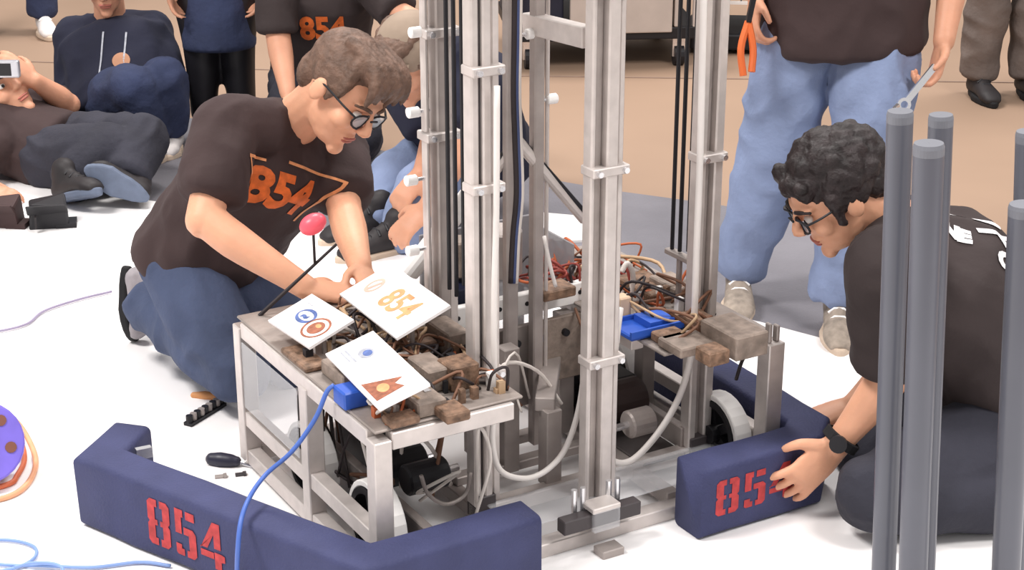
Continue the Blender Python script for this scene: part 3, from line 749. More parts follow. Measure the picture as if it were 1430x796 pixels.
    if hair == 'short':
        mb.ell(P(0, -.024, .048), (.081*hs, .094*hs, .083*hs), axh, 20, 14)
        mb.ell(P(0, -.07, -.005), (.06*hs, .045*hs, .06*hs), axh)
        mb.ell(P(0, .04, .098), (.066*hs, .056*hs, .032*hs), axh)
        for e in (-1, 1): mb.ell(P(.066*e, -.012, .04), (.016*hs, .05*hs, .045*hs), axh); mb.ell(P(.072*e, .014, .01), (.006*hs, .012*hs, .024*hs), axh)
        for k in range(0 if face else 26):
            a_ = rr.uniform(-2.6, 2.6); q = P(math.sin(a_)*.06, math.cos(a_)*.07-.01, .1+rr.uniform(-.01, .012)); mb.ell(q, (.018, .022, .012), axh, 8, 6)
        if face:      # a heavy fringe falling forward
            for i_, x_ in enumerate((-.056, -.034, -.012, .012, .034, .056)): limb(mb, [P(x_, -.03, .116), P(x_, .05, .118), P(x_*1.06, .082, .092), P(x_*1.1, .094, .066-.007*(i_%3))], [.014, .016, .015, .006], n=8, sub=3)
            for e in (-1, 1): limb(mb, [P(.06*e, .02, .095), P(.075*e, .035, .05), P(.077*e, .04, .018)], [.02, .013, .006], n=8, sub=3)
    elif hair == 'curly':
        mb.ell(P(0, -.024, .05), (.084*hs, .098*hs, .085*hs), axh, 20, 14); mb.ell(P(0, -.075, -.005), (.062*hs, .045*hs, .055*hs), axh)
        for e in (-1, 1): mb.ell(P(.068*e, -.02, .035), (.02*hs, .05*hs, .05*hs), axh); limb(mb, [P(.076*e, .024, .04), P(.077*e, .03, -.02)], [.014, .008], n=8)
        for k in range(150):
            z_ = rr.uniform(-.25, 1); a_ = rr.uniform(0, 6.283); q_ = math.sqrt(max(0, 1-z_*z_)); d_ = Vector((q_*math.cos(a_), q_*math.sin(a_), z_))
            if d_.y > .35 and d_.z < .42: continue
            if d_.z < -.0 and d_.y > -.2: continue
            q = P(d_.x*.078, -.024+d_.y*.094, .046+d_.z*.08); s_ = rr.uniform(.012, .022); mb.ell(q, s_, None, 8, 6)
        for k in range(18):
            x_ = rr.uniform(-.062, .062); q = P(x_, .066+rr.uniform(0, .01)-abs(x_)*.25, .074+rr.uniform(-.012, .02)); mb.ell(q, rr.uniform(.013, .019), None, 8, 6)
    elif hair == 'long':
        mb.ell(P(0, -.022, .045), (.084*hs, .098*hs, .088*hs), axh, 20, 14); limb(mb, [P(0, -.07, .02), P(0, -.09, -.1), P(0, -.1, -.2)], [(.08, .05), (.085, .04), (.06, .03)], side=r_)
    hme = fuse(mb, .006, 3, .0016, 60, seed) if face else fuse(mb, .006, 2, .004, 38, seed); obj('hair', shift(hme, base), hairm, t)
    if cap is not None:
        mb = MB(); mb.ell(P(0, -.018, .058), (.09*hs, .105*hs, .086*hs), axh); c1 = fuse(mb, .007, 1)
        co = obj('cap', shift(c1, base), cap, t)
        mb = MB(); limb(mb, [P(0, .06, .062), P(0, .15, .045)], [(.075, .008), (.055, .006)], side=r_); obj('peak', shift(fuse(mb, .006, 1), base), cap, co)
    if voxel < .007:      # facial detail only where a face is near enough
        for e in (-1, 1):
            mb = MB(); mb.ell(P(.031*e, .0785, .010), (.0135*hs, .009*hs, .008*hs), axh, 12, 8); ey = obj('eye', shift(mb.mesh('eye'), base), EYEW, t, True)
            mb = MB(); mb.ell(P(.031*e, .0868, .008), (.006*hs, .003*hs, .006*hs), axh, 10, 6); obj('iris', shift(mb.mesh('iris'), base), BLACK, ey, True)
            mb = MB(); limb(mb, [P(.014*e, .092, .031), P(.034*e, .088, .036), P(.054*e, .072, .031)], [.004, .0045, .003], n=6, sub=3); obj('eyebrow', shift(mb.mesh('eyebrow'), base), hairm, t, True)
        mb = MB(); mb.ell(P(0, .0875, -.0535), (.023*hs, .0075*hs, .0045*hs), axh); mb.ell(P(0, .0855, -.0625), (.02*hs, .0075*hs, .005*hs), axh); obj('lips', shift(mb.mesh('lips'), base), LIP, t, True)
    if glasses is not None:
        g = obj('spectacles', shift(MB().cyl(P(-.012, .105, .016), P(.012, .105, .016), .0025, 8).mesh('s'), base), glasses, t)
        for e in (-1, 1):
            ring = [P(.034*e+.027*math.cos(a_), .1005-.008*abs(math.cos(a_)), .008+.019*math.sin(a_)) for a_ in np.linspace(0, 2*math.pi, 17)]
            obj('rim', shift(MB().tube(ring, .0026, 6).mesh('r'), base), glasses, g)
            mb = MB(); mb.add(ring[:-1], [tuple(range(16))]); obj('lens', shift(mb.mesh('l'), base), LENS, g)
            obj('temple', shift(MB().tube([P(.061*e, .093, .016), P(.080*e, .06, .02), P(.083*e, -.005, .016), P(.08*e, -.025, .0)], .0026, 6, 4).mesh('t'), base), glasses, g)
    return t, base, sh_w, P, fr

Z = Vector((0, 0, 1))
def foot_at(a_, d, L_=.26, z=0.0):
    a_ = Vector(a_); d = Vector(d).normalized(); h = Vector((a_.x, a_.y, z))-d*.06; return (h, h+d*L_, Z)
def print_on(t, base, sh, me, c, xd, yd, m, name='shirt_print', off=.003, label=None):
    o = obj(name, shift(project(me, c, xd, yd, sh, off, .008), base), m, t)
    if label: o['label'] = label
    return o

# --- kneeling man in brown shirt, beside the robot
J = dict(head=V(477, 128, 3.70), face=((.60, -.52, -.62), (.60, -.1, .78)), neck=V(412, 172, 3.80), sh=(V(318, 178, 3.66), V(468, 208, 3.93)),
         el=(V(284, 308, 3.50), V(482, 300, 3.76)), wr=(V(428, 402, 3.42), V(503, 372, 3.53)),
         hand=(((.95, .1, -.2), (.1, .2, -1), .45), ((.35, -.75, -.35), (-.5, -.1, -.8), .5)),
         hip=V(284, 352, 3.90), hside=(.55, .82, 0), kn=(V(332, 515, 3.60), V(400, 500, 3.78)), an=(V(208, 425, 3.92), V(262, 400, 4.12)), hem=.03,
         foot=((V(176, 372, 4.02)+Vector((-.01,0,0)), V(182, 474, 4.02), (1, -.3, .2)), (V(228, 352, 4.24), V(236, 448, 4.22), (1, -.3, .2))))
t, base, sw, P1, fr1 = person('kneeling man in brown 854 shirt and jeans, leaning over the robot', J, SHIRTB, JEANS, mat('grey_trainer', (150, 144, 148), .7, 0, .2, 30), RUBBER, SKIN, HAIRB, 'short', voxel=.0045, seed=2, glasses=BLACK, face=True, hs=1.02, wr=.008, sleeve=.74, bulk=1.1, leg_bulk=1.05)
yd = (V(420, 200, 3.75)-V(380, 330, 3.72)); c = V(416, 276, 3.66)
me = text_mesh('854', .112, .005); print_on(t, base, sw, me, c, V(460, 285, 3.72)-V(365, 255, 3.56), (0.05, .1, 1), ORANGE, label='orange 854 lettering')
me = poly_mesh([[(-.16, .055), (-.05, .06), (-.05, .066), (-.16, .062)], [(-.16, .06), (-.155, .06), (-.09, -.055), (-.1, -.06)], [(.0, .07), (.13, .062), (.13, .068), (.0, .077)], [(.13, .066), (.12, .066), (.1, -.05), (.108, -.05)]])
print_on(t, base, sw, me, c, V(460, 285, 3.72)-V(365, 255, 3.56), (0.05, .1, 1), PALEOR)

# --- person with curly black hair holding the right bumper
J = dict(head=V(1168, 272, 3.20), face=((-.82, -.16, -.60), (-.52, -.12, .82)), neck=V(1262, 318, 3.24), sh=(V(1272, 322, 3.42), V(1238, 372, 3.06)),
         el=(V(1262, 500, 3.50), V(1248, 522, 3.12)), wr=(V(1192, 566, 3.42), V(1168, 622, 3.10)),
         hand=(((-.9, -.2, -.25), (-.2, .1, -1), .5), ((-.62, -.12, -.62), (-.45, .8, -.2), .38, dict(spread=.16, sz=1.12))),
         hip=V(1420, 560, 3.28), hside=(.12, -1, 0), kn=(V(1215, 640, 3.32), V(1222, 686, 3.02)), an=(V(1445, 650, 3.42), V(1450, 700, 3.08)), hem=.05, waist=V(1375, 455, 3.26),
         foot=((V(1510, 600, 3.42), V(1490, 675, 3.4), (-1, 0, .2)), (V(1525, 650, 3.08), V(1500, 728, 3.07), (-1, 0, .2))))
t, base, sw, P2, fr2 = person('curly black-haired person crouching with one hand on the right bumper', J, SHIRTK, PANTK, SHOEK, RUBBER, SKIN, HAIRK, 'curly', voxel=.0045, seed=5, glasses=BLACK, wr=.008, sleeve=.85, bulk=1.14, leg_bulk=1.1, hs=.95)
w0 = Vector(J['wr'][1]); e0 = Vector(J['el'][1]); dd = (w0-e0).normalized(); q = w0-dd*.015
wt = obj('wristwatch', shift(MB().ring_lathe(q, dd, [(.034, -.011), (.034, .011), (.0395, .009), (.0395, -.009)], 20).mesh('w'), base), RUBBER, t)
qq = q+Vector((-.3, -.9, .2)).normalized()*.038; obj('watch_face', shift(MB().cyl(qq, qq+Vector((-.3, -.9, .2)).normalized()*.008, .018, 16).mesh('f'), base), BLACK, wt)
# white print across the back of the shirt
bx = V(1420, 350, 3.2)-V(1320, 300, 3.2); bx.normalize(); byd = Vector((.2, .8, .5)); c = V(1368, 322, 3.22)
def prt(polys, m=WHITEP): print_on(t, base, sw, poly_mesh(polys), c, bx, byd, m, 'back_print')
prt([[(-.075, .03), (-.02, .035), (-.02, .045), (-.075, .04)], [(-.07, .045), (-.06, .045), (-.05, .07), (-.065, .07)], [(-.01, .03), (.05, .035), (.05, .045), (-.01, .042)]])
prt([[(-.01, .0), (.04, .01), (.075, .03), (.085, .025), (.05, -.0), (.075, -.045), (.06, -.045), (.03, -.005), (-.005, -.012)]])
for s_, x_, y_, z_ in [('Z', -.082, -.005, .045), ('N', -.062, -.035, .05), ('E', -.035, -.038, .05), ('O', .055, -.07, .06)]:
    me = text_mesh(s_, z_, .004); me.transform(Matrix.Translation((x_, y_, 0))); print_on(t, base, sw, me, c, bx, byd, WHITEP, 'back_print')

# --- man standing in light jeans
J = dict(head=V(1185, -335, 4.22), face=((-.1, -.9, -.4), (0, -.3, .95)), neck=V(1185, -250, 4.28), sh=(V(1085, -225, 4.30), V(1292, -222, 4.26)),
         el=(V(1042, -110, 4.36), V(1340, -80, 4.28)), wr=(V(1056, -8, 4.25), V(1318, 58, 4.14)),
         hand=(((-.1, -.3, -1), (1, .2, 0), .9), ((-.25, -.2, -1), (-1, -.1, .1), 1.0)),
         hip=V(1176, 22, 4.28), hside=(1, -.15, 0), kn=(V(1078, 225, 4.27), V(1210, 235, 4.12)), an=(V(1032, 375, 4.32), V(1170, 412, 4.12)), hem=.075,
         foot=(foot_at(V(1032, 375, 4.32), (-.1, -1, 0)), foot_at(V(1170, 412, 4.12), (-.12, -1, 0))))
t, base, sw, P3, fr3 = person('man in light blue jeans standing behind the crouching person', J, SHIRTB, JEANSL, SHOET, SOLEW, SKIN2, HAIRB, 'short', voxel=.005, seed=8, bulk=1.2, leg_bulk=1.18, pants_wr=.012)
# tools in his hands
def tool(name, label, cat, pieces):
    t_ = thing(name, label, cat, pieces[0][1].v[0])
    b_ = t_.location.copy()
    for n_, mb_, m_ in pieces: obj(n_, shift(mb_.mesh(n_), b_), m_, t_)
    return t_
a, b = V(1262, 146, 4.0), V(1296, 104, 4.06); d = (b-a).normalized()
jaw = MB(); side = Vector((d.z, 0, -d.x)).normalized()
jaw.ring_lathe(a, Vector((.1, -1, .2)), [(.017, -.005), (.017, .005), (.009, .005), (.009, -.005)], 14)
tool('wrench', 'bright steel combination wrench in the hand of the standing man', 'wrench', [('shaft', MB().bar(a+d*.014, b+d*.03, .016, .007, (0, -1, 0)), STEEL), ('jaw', jaw, STEEL), ('open_jaw', MB().bar(a-d*.012-side*.01, a-d*.03-side*.012, .008, .008).bar(a-d*.012+side*.01, a-d*.03+side*.012, .008, .008), STEEL)])
h1, h2 = V(1045, 30, 4.16), V(1038, 106, 4.12)
tool('pliers', 'pliers with long orange handles held by the standing man', 'pliers', [('handle', MB().tube([h1, h1.lerp(h2, .5)+Vector((-.012, 0, 0)), h2], .009, 8, 4), mat('orange_grip', (214, 104, 50), .5)),
     ('handle', MB().tube([h1, h1.lerp(h2, .5)+Vector((.018, 0, 0)), h2+Vector((.02, 0, .01))], .009, 8, 4), MATS['orange_grip']), ('jaws', MB().bar(h1, h1+Vector((.01, 0, .06)), .022, .012), BLACK)])

# --- seated helper in navy behind the masts
J = dict(head=V(574, 86, 4.80), face=((-.5, -.62, -.55), (-.2, -.3, .92)), neck=V(615, 88, 4.95), sh=(V(572, 125, 5.02), V(650, 82, 4.88)),
         el=(V(610, 190, 4.95), V(640, 215, 4.70)), wr=(V(588, 243, 4.72), V(596, 290, 4.55)),
         hand=(((-.55, -.35, -.6), (-.2, .3, -.9), .7), ((-.6, -.3, -.5), (-.2, .3, -.9), .6)),
         hip=V(664, 205, 5.12), hside=(.4, -.9, 0), kn=(V(552, 245, 4.98), V(585, 262, 4.80)), an=(V(530, 315, 4.85), V(556, 345, 4.70)),
         foot=(foot_at(V(530, 315, 4.85), (-.8, -.5, 0)), foot_at(V(556, 345, 4.70), (-.8, -.5, 0))))
t, base, sw, P4, _ = person('helper in navy shirt and tan cap crouching behind the left mast', J, SHIRTN, JEANSL, SHOEK, SOLEW, SKIN2, HAIRB, 'short', voxel=.0065, seed=11, sleeve=.75, bulk=1.25, cap=mat('tan_cap', (150, 132, 116), .8))
mb = MB(); mb.tube([P4(-.06, .03, -.1), P4(-.03, .07, -.13), P4(.03, .07, -.14)], .012, 8, 4); obj('collar', shift(mb.mesh('collar'), base), WHITE, t)

# --- helper in black shirt with orange letters, behind the kneeling man
J = dict(head=V(452, -110, 5.45), face=((.2, -.8, -.5), (0, -.3, .95)), neck=V(450, -50, 5.6), sh=(V(385, -28, 5.55), V(515, -28, 5.6)),
         el=(V(388, 50, 5.50), V(560, 22, 5.45)), wr=(V(402, 130, 5.35), V(640, 60, 5.35)),
         hand=(((.1, -.3, -1), (1, 0, 0), .5), ((.8, -.2, -.5), (0, 0, -1), .5)),
         hip=V(450, 105, 5.8), hside=(1, 0, 0), kn=(V(410, 190, 5.38), V(500, 190, 5.38)), an=(V(400, 200, 5.75), V(505, 200, 5.75)),
         foot=((V(400, 170, 5.86), V(402, 212, 5.78), (0, -1, .2)), (V(505, 170, 5.86), V(507, 212, 5.78), (0, -1, .2))))
t, base, sw, P5, _ = person('helper in black shirt with orange lettering kneeling behind the brown-shirted man', J, SHIRTK, PANTK, SHOEK, RUBBER, SKIN2, HAIRK, 'short', voxel=.0075, seed=14, sleeve=.9)
print_on(t, base, sw, text_mesh('854', .10, .004), V(448, 42, 5.5), (1, 0, 0), (0, .2, 1), ORANGE)

# --- person in a navy hooded top leaning back on the floor
J = dict(head=V(146, -30, 5.92), face=((.1, -.85, -.3), (0, -.25, .95)), neck=V(155, 34, 6.02), sh=(V(106, 52, 6.0), V(210, 44, 6.02)),
         el=(V(104, 118, 5.92), V(234, 108, 5.86)), wr=(V(150, 138, 5.72), V(226, 146, 5.78)),
         hand=(((.8, -.5, 0), (0, -.2, -1), .6), ((.3, -.6, -.4), (-.5, 0, -.8), .5)),
         hip=V(178, 142, 5.82), hside=(1, .15, 0), kn=(V(190, 118, 5.60), V(230, 108, 5.66)), an=(V(218, 184, 5.66), V(240, 180, 5.72)),
         foot=(foot_at(V(218, 184, 5.66), (.0, -1, 0), .18), foot_at(V(240, 180, 5.72), (-.05, -1, 0), .18)))
t, base, sw, P6, _ = person('person in navy hooded top and jeans leaning back on the floor', J, SHIRTN, JEANSD, SHOEW, SOLEW, SKIN2, HAIRK, 'short', voxel=.0065, seed=17, sleeve=2, bulk=1.15)
me = text_mesh('o', .01); bpy.data.meshes.remove(me)
print_on(t, base, sw, disc(0, 0, .03, .03), V(163, 78, 5.7), (1, 0, 0), (0, .5, 1), mat('copper_badge', (178, 128, 98), .6), 'badge', .004, 'round copper-coloured chest badge')
for e in (-1, 1):
    print_on(t, base, sw, poly_mesh([[(-.003, -.1), (.003, -.1), (.003, .1), (-.003, .1)]]), V(150+e*16, 75, 5.7), (1, 0, 0), (-.1*e, .5, 1), GREYP, 'drawstring', .004)

# --- person lying on the floor with a camera
J = dict(head=V(2, 130, 5.50), face=((.55, -.55, .5), (-.6, .1, .7)), neck=V(-14, 172, 5.52), sh=(V(0, 196, 5.35), V(2, 150, 5.66)),
         el=(V(-22, 222, 5.36), V(96, 146, 5.62)), wr=(V(-30, 262, 5.14), V(48, 112, 5.50)),
         hand=(((.9, -.3, -.1), (0, .2, -1), .5), ((-.5, -.3, .55), (-.7, .3, -.2), .6)),
         hip=V(78, 212, 5.46), hside=(.1, 1, 0), kn=(V(150, 208, 5.24), V(200, 194, 5.32)), an=(V(92, 258, 5.18), V(178, 246, 5.16)), hem=.0,
         foot=((V(80, 285, 5.14), V(140, 272, 5.0), (0, .3, 1)), (V(206, 280, 5.06), V(118, 236, 5.06), (.25, 1, -.1))))
t, base, sw, P7, _ = person('person in dark trousers lying on the floor at the left, raising a camera', J, SHIRTB, PANTK, SHOEK, SOLEB, SKIN2, HAIRK, 'short', voxel=.0065, seed=20, sleeve=.95, leg_bulk=1.1)
q = V(8, 96, 5.40); cm = thing('camera_device', 'small silver camera in the raised hand of the lying person', 'camera', q)
bevel(obj('body', MB().box((-.045, -.012, -.028), (.045, .012, .028)), mat('silver_case', (190, 190, 196), .35, .5), cm), .005)
obj('lens', MB().cyl((.005, .012, 0), (.005, .03, 0), .018, 16), BLACK, cm); obj('screen', MB().box((-.03, -.0135, -.02), (.02, -.012, .02)), BLACK, cm)

# --- girl in denim skirt
fx = V(300, 250, 5.55).x
def standing(px, Y, z_hip, sep, face, **kw):
    g = V(px, 100, Y).x; f_ = Vector(face).normalized(); s_ = Vector((-f_.y, f_.x, 0)); k = z_hip/.9; C = Vector((g, Y, 0))
    return dict(head=C+Z*1.62*k+f_*.03, face=((f_.x, f_.y, -.2), (0, 0, 1)), neck=C+Z*1.44*k, sh=(C-s_*.19*k+Z*1.38*k, C+s_*.19*k+Z*1.38*k),
        el=(C-s_*.215*k+Z*1.1*k, C+s_*.215*k+Z*1.1*k), wr=(C-s_*.215*k+f_*.1+Z*.86*k, C+s_*.215*k+f_*.1+Z*.86*k),
        hand=(((0, 0, -1), (s_.x, s_.y, 0), .5), ((0, 0, -1), (-s_.x, -s_.y, 0), .5)), hip=C+Z*z_hip, hside=s_,
        kn=(C-s_*sep+f_*.02+Z*.48*k, C+s_*sep+f_*.02+Z*.48*k), an=(C-s_*sep*1.1+Z*.09, C+s_*sep*1.1+Z*.09),
        foot=(foot_at(C-s_*sep*1.1, f_), foot_at(C+s_*sep*1.1, f_)))
J = standing(309, 5.92, .62, .062, (.1, -1, 0))
person('girl in denim skirt and black leggings standing behind the seated group', J, SHIRTN, BLACK, SHOEK, RUBBER, SKIN2, HAIRK, 'long', voxel=.008, seed=23, sleeve=2, skirt=1.0, bulk=.72)
J = standing(22, 7.55, .9, .13, (.4, -1, 0))
person('person in jeans and white trainers standing far behind at top left', J, SHIRTN, JEANSD, SHOEW, SOLEW, SKIN2, HAIRK, 'short', voxel=.009, seed=26, sleeve=2)
J = standing(1400, 6.5, .9, .088, (.1, -1, 0))
person('person in grey-brown trousers and black shoes standing far behind at top right', J, SHIRTK, PANTB, SHOEK, RUBBER, SKIN2, HAIRK, 'short', voxel=.009, seed=29, sleeve=2, leg_bulk=1.15)

# ------------------------------------------------------------------ grey plastic pipes in the foreground
def pipe(top, bot, r, Y, label):
    a_, b_ = V(*top, Y), V(*bot, Y); d_ = (b_-a_).normalized(); e_ = a_+d_*((a_.z-.012)/-d_.z)
    t_ = thing('pipe', label, 'pipe', Vector((e_.x, e_.y, 0)), 0, 'grey plastic pipes at the right'); b0 = t_.location
    o_ = obj('tube', shift(MB().ring_lathe(a_, d_, [(r, 0), (r, (e_-a_).length), (r*.86, (e_-a_).length), (r*.86, 0)], 28).mesh('t'), b0), PVC, t_, True)
    o_.modifiers.new('es', 'EDGE_SPLIT').split_angle = .7
    obj('end_cap', shift(MB().ring_lathe(a_, -d_, [(.0005, .006), (r*.93, .006), (r*1.01, .0), (r*1.01, -.012), (.0005, -.012)], 28).mesh('c'), b0), PVC_RIM, t_)
    obj('foot_plate', MB().prism([(-.026, -.026), (.026, -.026), (.026, .026), (-.026, .026)], 0, .014), DKGREY, t_)
pipe((1257, 160), (1234, 796), .0205, 2.56, 'grey upright pipe in the foreground, leftmost of the cluster of three')
pipe((1314, 165), (1290, 796), .0198, 2.64, 'grey upright pipe in the foreground, rear right one of the cluster of three')
pipe((1297, 205), (1275, 796), .0234, 2.46, 'grey upright pipe in the foreground, shorter front one of the cluster of three')
pipe((1436, 188), (1416, 796), .02, 2.64, 'grey upright pipe at the right edge, taller and farther of the edge pair')
pipe((1430, 290), (1405, 796), .0232, 2.46, 'grey upright pipe at the right edge, lower and nearer of the edge pair')

# ------------------------------------------------------------------ things on the mat
def cord(name, label, pts, r, m, cat='cord'):
    o_ = obj(name, MB().tube(pts, r, 8, 8), m, None, True); return tag(o_, label, cat)
z0 = .012
cord('air_hose', 'blue hose hanging from the robot over the left bumper onto the mat',
     [L(470, 528, z=.352), L(455, 545, z=.345)+Vector((0,0,.0)), ] and [G(466, 538, .385), G(456, 548, .37), G(440, 585, .32), G(408, 630, .26), G(372, 662, .215), G(350, 692, .195), G(337, 725, .178), G(332, 768, .13), G(331, 810, .05), G(333, 850, z0), G(300, 900, z0)], .0046, HOSE_B, 'hose')
cord('blue_cable', 'thin blue cable looping on the mat at the bottom left', [G(238, 790, z0), G(195, 785, z0), G(130, 792, z0), G(60, 790, z0), G(0, 788, z0), G(-60, 775, z0), G(-40, 758, z0), G(10, 754, z0), G(45, 762, z0), G(50, 776, z0), G(30, 790, z0), G(-10, 800, z0)], .0034, mat('pale_blue_cable', (128, 156, 208), .5))
cord('blue_cable', 'pale blue cable loop at the bottom left behind the first loop', [G(20, 792, z0+.01), G(45, 786, z0+.01), G(75, 787, z0+.01), G(88, 796, z0+.01), G(80, 815, z0+.01)], .003, MATS['pale_blue_cable'])
cord('thin_cord', 'thin violet-grey cord across the mat towards the kneeling man', [G(-40, 466, z0), G(0, 462, z0), G(38, 452, z0), G(62, 434, z0), G(110, 418, z0), G(156, 407, z0)], .0035, HOSE_V)
# violet cord reel with orange cord at the left edge
rc = G(-22, 672, 0); rl = thing('cord_reel', 'violet plastic reel at the left edge wound with orange cord', 'reel', rc)
axr = Vector((.35, -.8, .5)).normalized(); cz = Vector((0, 0, .085))
bevel(obj('flange', MB().ring_lathe(cz+axr*.04, axr, [(.02, 0), (.088, 0), (.088, .012), (.02, .012)], 28), PURPLE, rl), .004)
bevel(obj('flange', MB().ring_lathe(cz-axr*.04, axr, [(.02, 0), (.084, 0), (.084, .012), (.02, .012)], 28), PURPLE, rl), .004)
obj('drum', MB().cyl(cz-axr*.04, cz+axr*.05, .045, 20), mat('brown_drum', (120, 74, 60), .6), rl)
obj('hub', MB().cyl(cz+axr*.05, cz+axr*.062, .024, 16), BLACK, rl)
px_ = axr.orthogonal().normalized(); py_ = axr.cross(px_)
obj('wound_cord', MB().tube([cz+px_*math.cos(k*.5)*.062+py_*math.sin(k*.5)*.062+axr*(-.025+.055*k/60) for k in range(61)], .008, 8, 1), HOSE_O, rl, True)
for k in range(6):
    a_ = k*1.05; q = cz+axr*.053+(px_*math.cos(a_)+py_*math.sin(a_))*.06; obj('flange_hole', MB().cyl(q-axr*.002, q+axr*.001, .012, 12), MATS['brown_drum'], rl)
cord('extension_cord', 'orange extension cord looped on the mat around the violet reel', [G(-60, 560, z0), G(-10, 568, z0), G(22, 588, z0), G(42, 618, z0), G(50, 648, z0), G(38, 676, z0), G(10, 694, z0), G(-50, 706, z0)], .0062, HOSE_O)
cord('extension_cord', 'second strand of orange cord nearest the violet reel', [G(-50, 574, z0), G(0, 582, z0), G(24, 606, z0), G(34, 640, z0), G(24, 664, z0), G(12, 676, z0), G(-40, 690, z0)], .006, mat('deep_orange_cord', (214, 116, 78), .5))
# screwdriver
a, b = G(296, 641, .018), G(330, 644, .018); d = (b-a).normalized()
sd = thing('screwdriver', 'short screwdriver with black handle on the mat near the robot', 'screwdriver', Vector((a.x, a.y, 0))); b0 = sd.location
hm = MB(); limb(hm, [a, a.lerp(b, .35), a.lerp(b, .75), b], [.014, .017, .015, .011], n=10, sub=3)
obj('handle', shift(hm.mesh('h'), b0), mat('screwdriver_grip', (46, 46, 62), .4), sd, True); obj('shaft', shift(MB().cyl(b, b+d*.05-Z*.012, .004, 8).mesh('s'), b0), STEEL, sd)
for (px, py, s_, lb_) in [(306, 667, .009, 'small grey bolt on the mat below the screwdriver'), (334, 664, .008, 'tiny dark nut on the mat beside the robot frame')]:
    q = G(px, py, .007); o_ = tag(obj('bolt', shift(MB().cyl(q-Vector((s_, 0, 0)), q+Vector((s_, .004, 0)), .006, 6).cyl(q+Vector((s_, .004, 0)), q+Vector((s_+.006, .006, 0)), .008, 6).mesh('b'), (q.x, q.y, 0)), ALU_D if s_ > .0085 else DKGREY), lb_, 'bolt'); o_.location = (q.x, q.y, 0)
# socket strip and orange wedge
a, b = G(262, 592, .012), G(311, 562, .012); d = (b-a).normalized(); n = Vector((-d.y, d.x, 0))
ss = thing('socket_strip', 'black strip of sockets lying on the mat by the kneeling man', 'tool', Vector((a.x, a.y, 0))); b0 = ss.location
obj('rail', shift(MB().bar(a-Z*.004, b-Z*.004, .022, .012).mesh('r'), b0), BLACK, ss)
for k in range(9):
    q = a.lerp(b, .06+k*.11); obj('socket', shift(MB().cyl(q, q+Z*.018, .008, 10).mesh('s'), b0), ALU_D if k % 2 else BLACK, ss)
q = G(287, 553, .01); og = thing('orange_grip', 'small orange-brown handle on the mat above the socket strip', 'handle', Vector((q.x, q.y, 0))); b0 = og.location
hm = MB(); limb(hm, [q-Vector((.028, -.004, 0)), q, q+Vector((.03, -.006, 0))], [.008, .012, .009], n=10, sub=3); obj('grip', shift(hm.mesh('g'), b0), mat('amber_grip', (214, 150, 96), .5), og, True)
obj('end', shift(MB().cyl(q+Vector((.03, -.006, 0)), q+Vector((.05, -.01, 0)), .008, 10).mesh('e'), b0), BLACK, og)
# tool pouches at the left
def pouch(px, py, w, h, m, label, rz):
    q = G(px, py, 0); t_ = thing('tool_pouch', label, 'pouch', q, rz, 'tool pouches at the left')
    mb_ = MB(); mb_.add([(-w*.5,-.035,0),(w*.5,-.035,0),(w*.46,.04,0),(-w*.46,.04,0),(-w*.42,-.05,h*.9),(w*.5,-.06,h*.85),(w*.42,.03,h),(-w*.5,.035,h*.8)], [(0,3,2,1),(0,1,5,4),(1,2,6,5),(2,3,7,6),(3,0,4,7),(4,5,6,7)])
    bevel(obj('pocket', mb_, m, t_), .008, 2)
    mb_ = MB(); mb_.obox((0, -.06, h*.74), Vector((w*.5, 0, 0)), Vector((0, .006, .0)), Vector((0, -.02, h*.2))); bevel(obj('flap', mb_, m, t_), .004)
    mb_ = MB(); mb_.bar((-w*.3, -.066, .02), (-w*.28, -.074, h*.6), .014, .006); obj('strap', mb_, SHOEK, t_)
    mb_ = MB(); mb_.obox((w*.42, -.01, .012), Vector((.03, 0, 0)), Vector((0, .03, 0)), Vector((0, 0, .01))); obj('tab', mb_, m, t_)
pouch(70, 317, .12, .10, BLACK, 'black tool pouch standing on the mat edge at the left', .2)
pouch(6, 316, .12, .10, mat('brown_leather', (62, 44, 44), .7), 'dark brown tool pouch cut by the left picture edge', -.1)

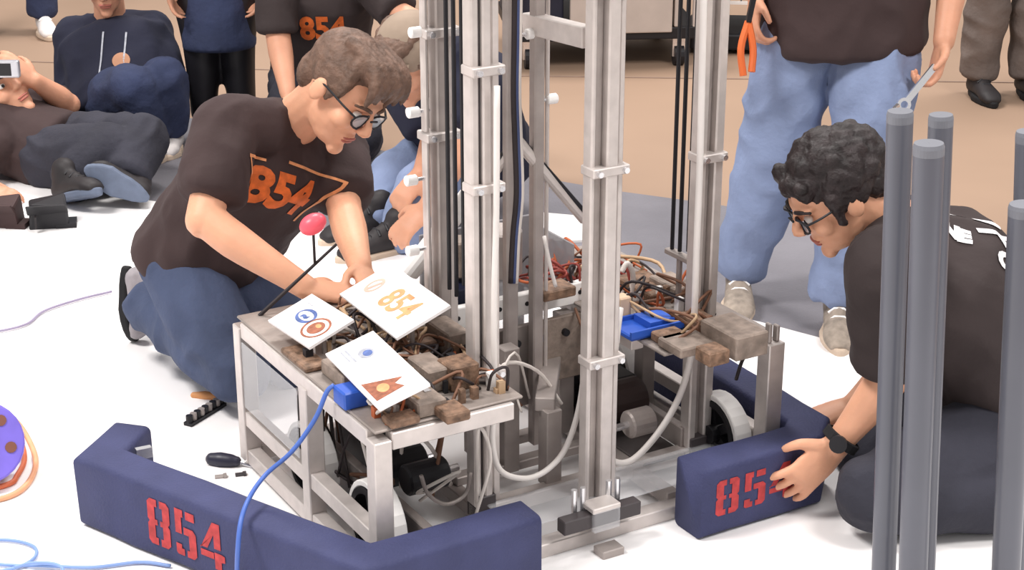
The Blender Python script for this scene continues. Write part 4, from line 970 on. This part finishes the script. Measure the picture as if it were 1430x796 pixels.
# ------------------------------------------------------------------ equipment far behind
q = G(880, 92, 0); ct = thing('equipment_cart', 'grey-white equipment cart on casters far behind the masts', 'cart', q, .1)
CG = mat('pale_cart_panel', (188, 176, 168), .6, 0, .06)
for (x, y) in [(-.42, 0), (.2, 0), (-.42, .5), (.2, .5)]:
    w_ = obj('caster', MB().cyl((x-.02, y, .045), (x+.02, y, .045), .045, 16), BLACK, ct); obj('fork', MB().box((x-.028, y-.02, .04), (x+.028, y+.02, .13)), STEEL, w_)
bevel(obj('platform', MB().box((-.5, -.05, .12), (.28, .55, .17)), BLACK, ct), .005)
bevel(obj('side_panel', MB().box((-.26, -.06, .15), (.16, -.03, .75)), CG, ct), .005)
bevel(obj('side_panel', MB().box((.17, -.05, .17), (.2, .5, .75)), CG, ct), .005)
bevel(obj('crate', MB().box((-.5, .0, .17), (-.28, .45, .6)), mat('navy_crate', (34, 36, 52), .6), ct), .008)
bevel(obj('shelf', MB().box((-.28, -.03, .45), (.17, .5, .47)), ALU_D, ct), .003); bevel(obj('worktop', MB().box((-.52, -.07, .75), (.3, .56, .78)), CG, ct), .004)
for x in (-.49, .26): obj('corner_post', MB().box((x-.012, -.05, .17), (x+.012, -.026, .75)), ALU, ct)
q = G(1062, 78, 0); rk = thing('wire_rack', 'dark wire rack with a flat base far behind the right mast', 'rack', q, -.1)
bevel(obj('base', MB().box((-.3, 0, .02), (.18, .4, .09)), BLACK, rk), .01)
for (x, y) in [(-.27, .02), (.15, .02), (-.27, .38), (.15, .38)]: obj('upright', MB().cyl((x, y, 0), (x, y, .8), .012, 10), ALU_D, rk)
for z_ in (.22, .42, .62):
    for y_ in (.02, .38): obj('shelf_rail', MB().bar((-.27, y_, z_), (.15, y_, z_), .012, .012), WHITE, rk)
    for k in range(6): obj('shelf_wire', MB().cyl((-.23+k*.07, .02, z_), (-.23+k*.07, .38, z_), .004, 6), STEEL, rk)
obj('dark_box', MB().box((-.2, .08, .43), (.1, .32, .6)), MATS['navy_crate'], rk); obj('dark_box', MB().box((-.22, .08, .23), (.08, .32, .38)), BLACK, rk)
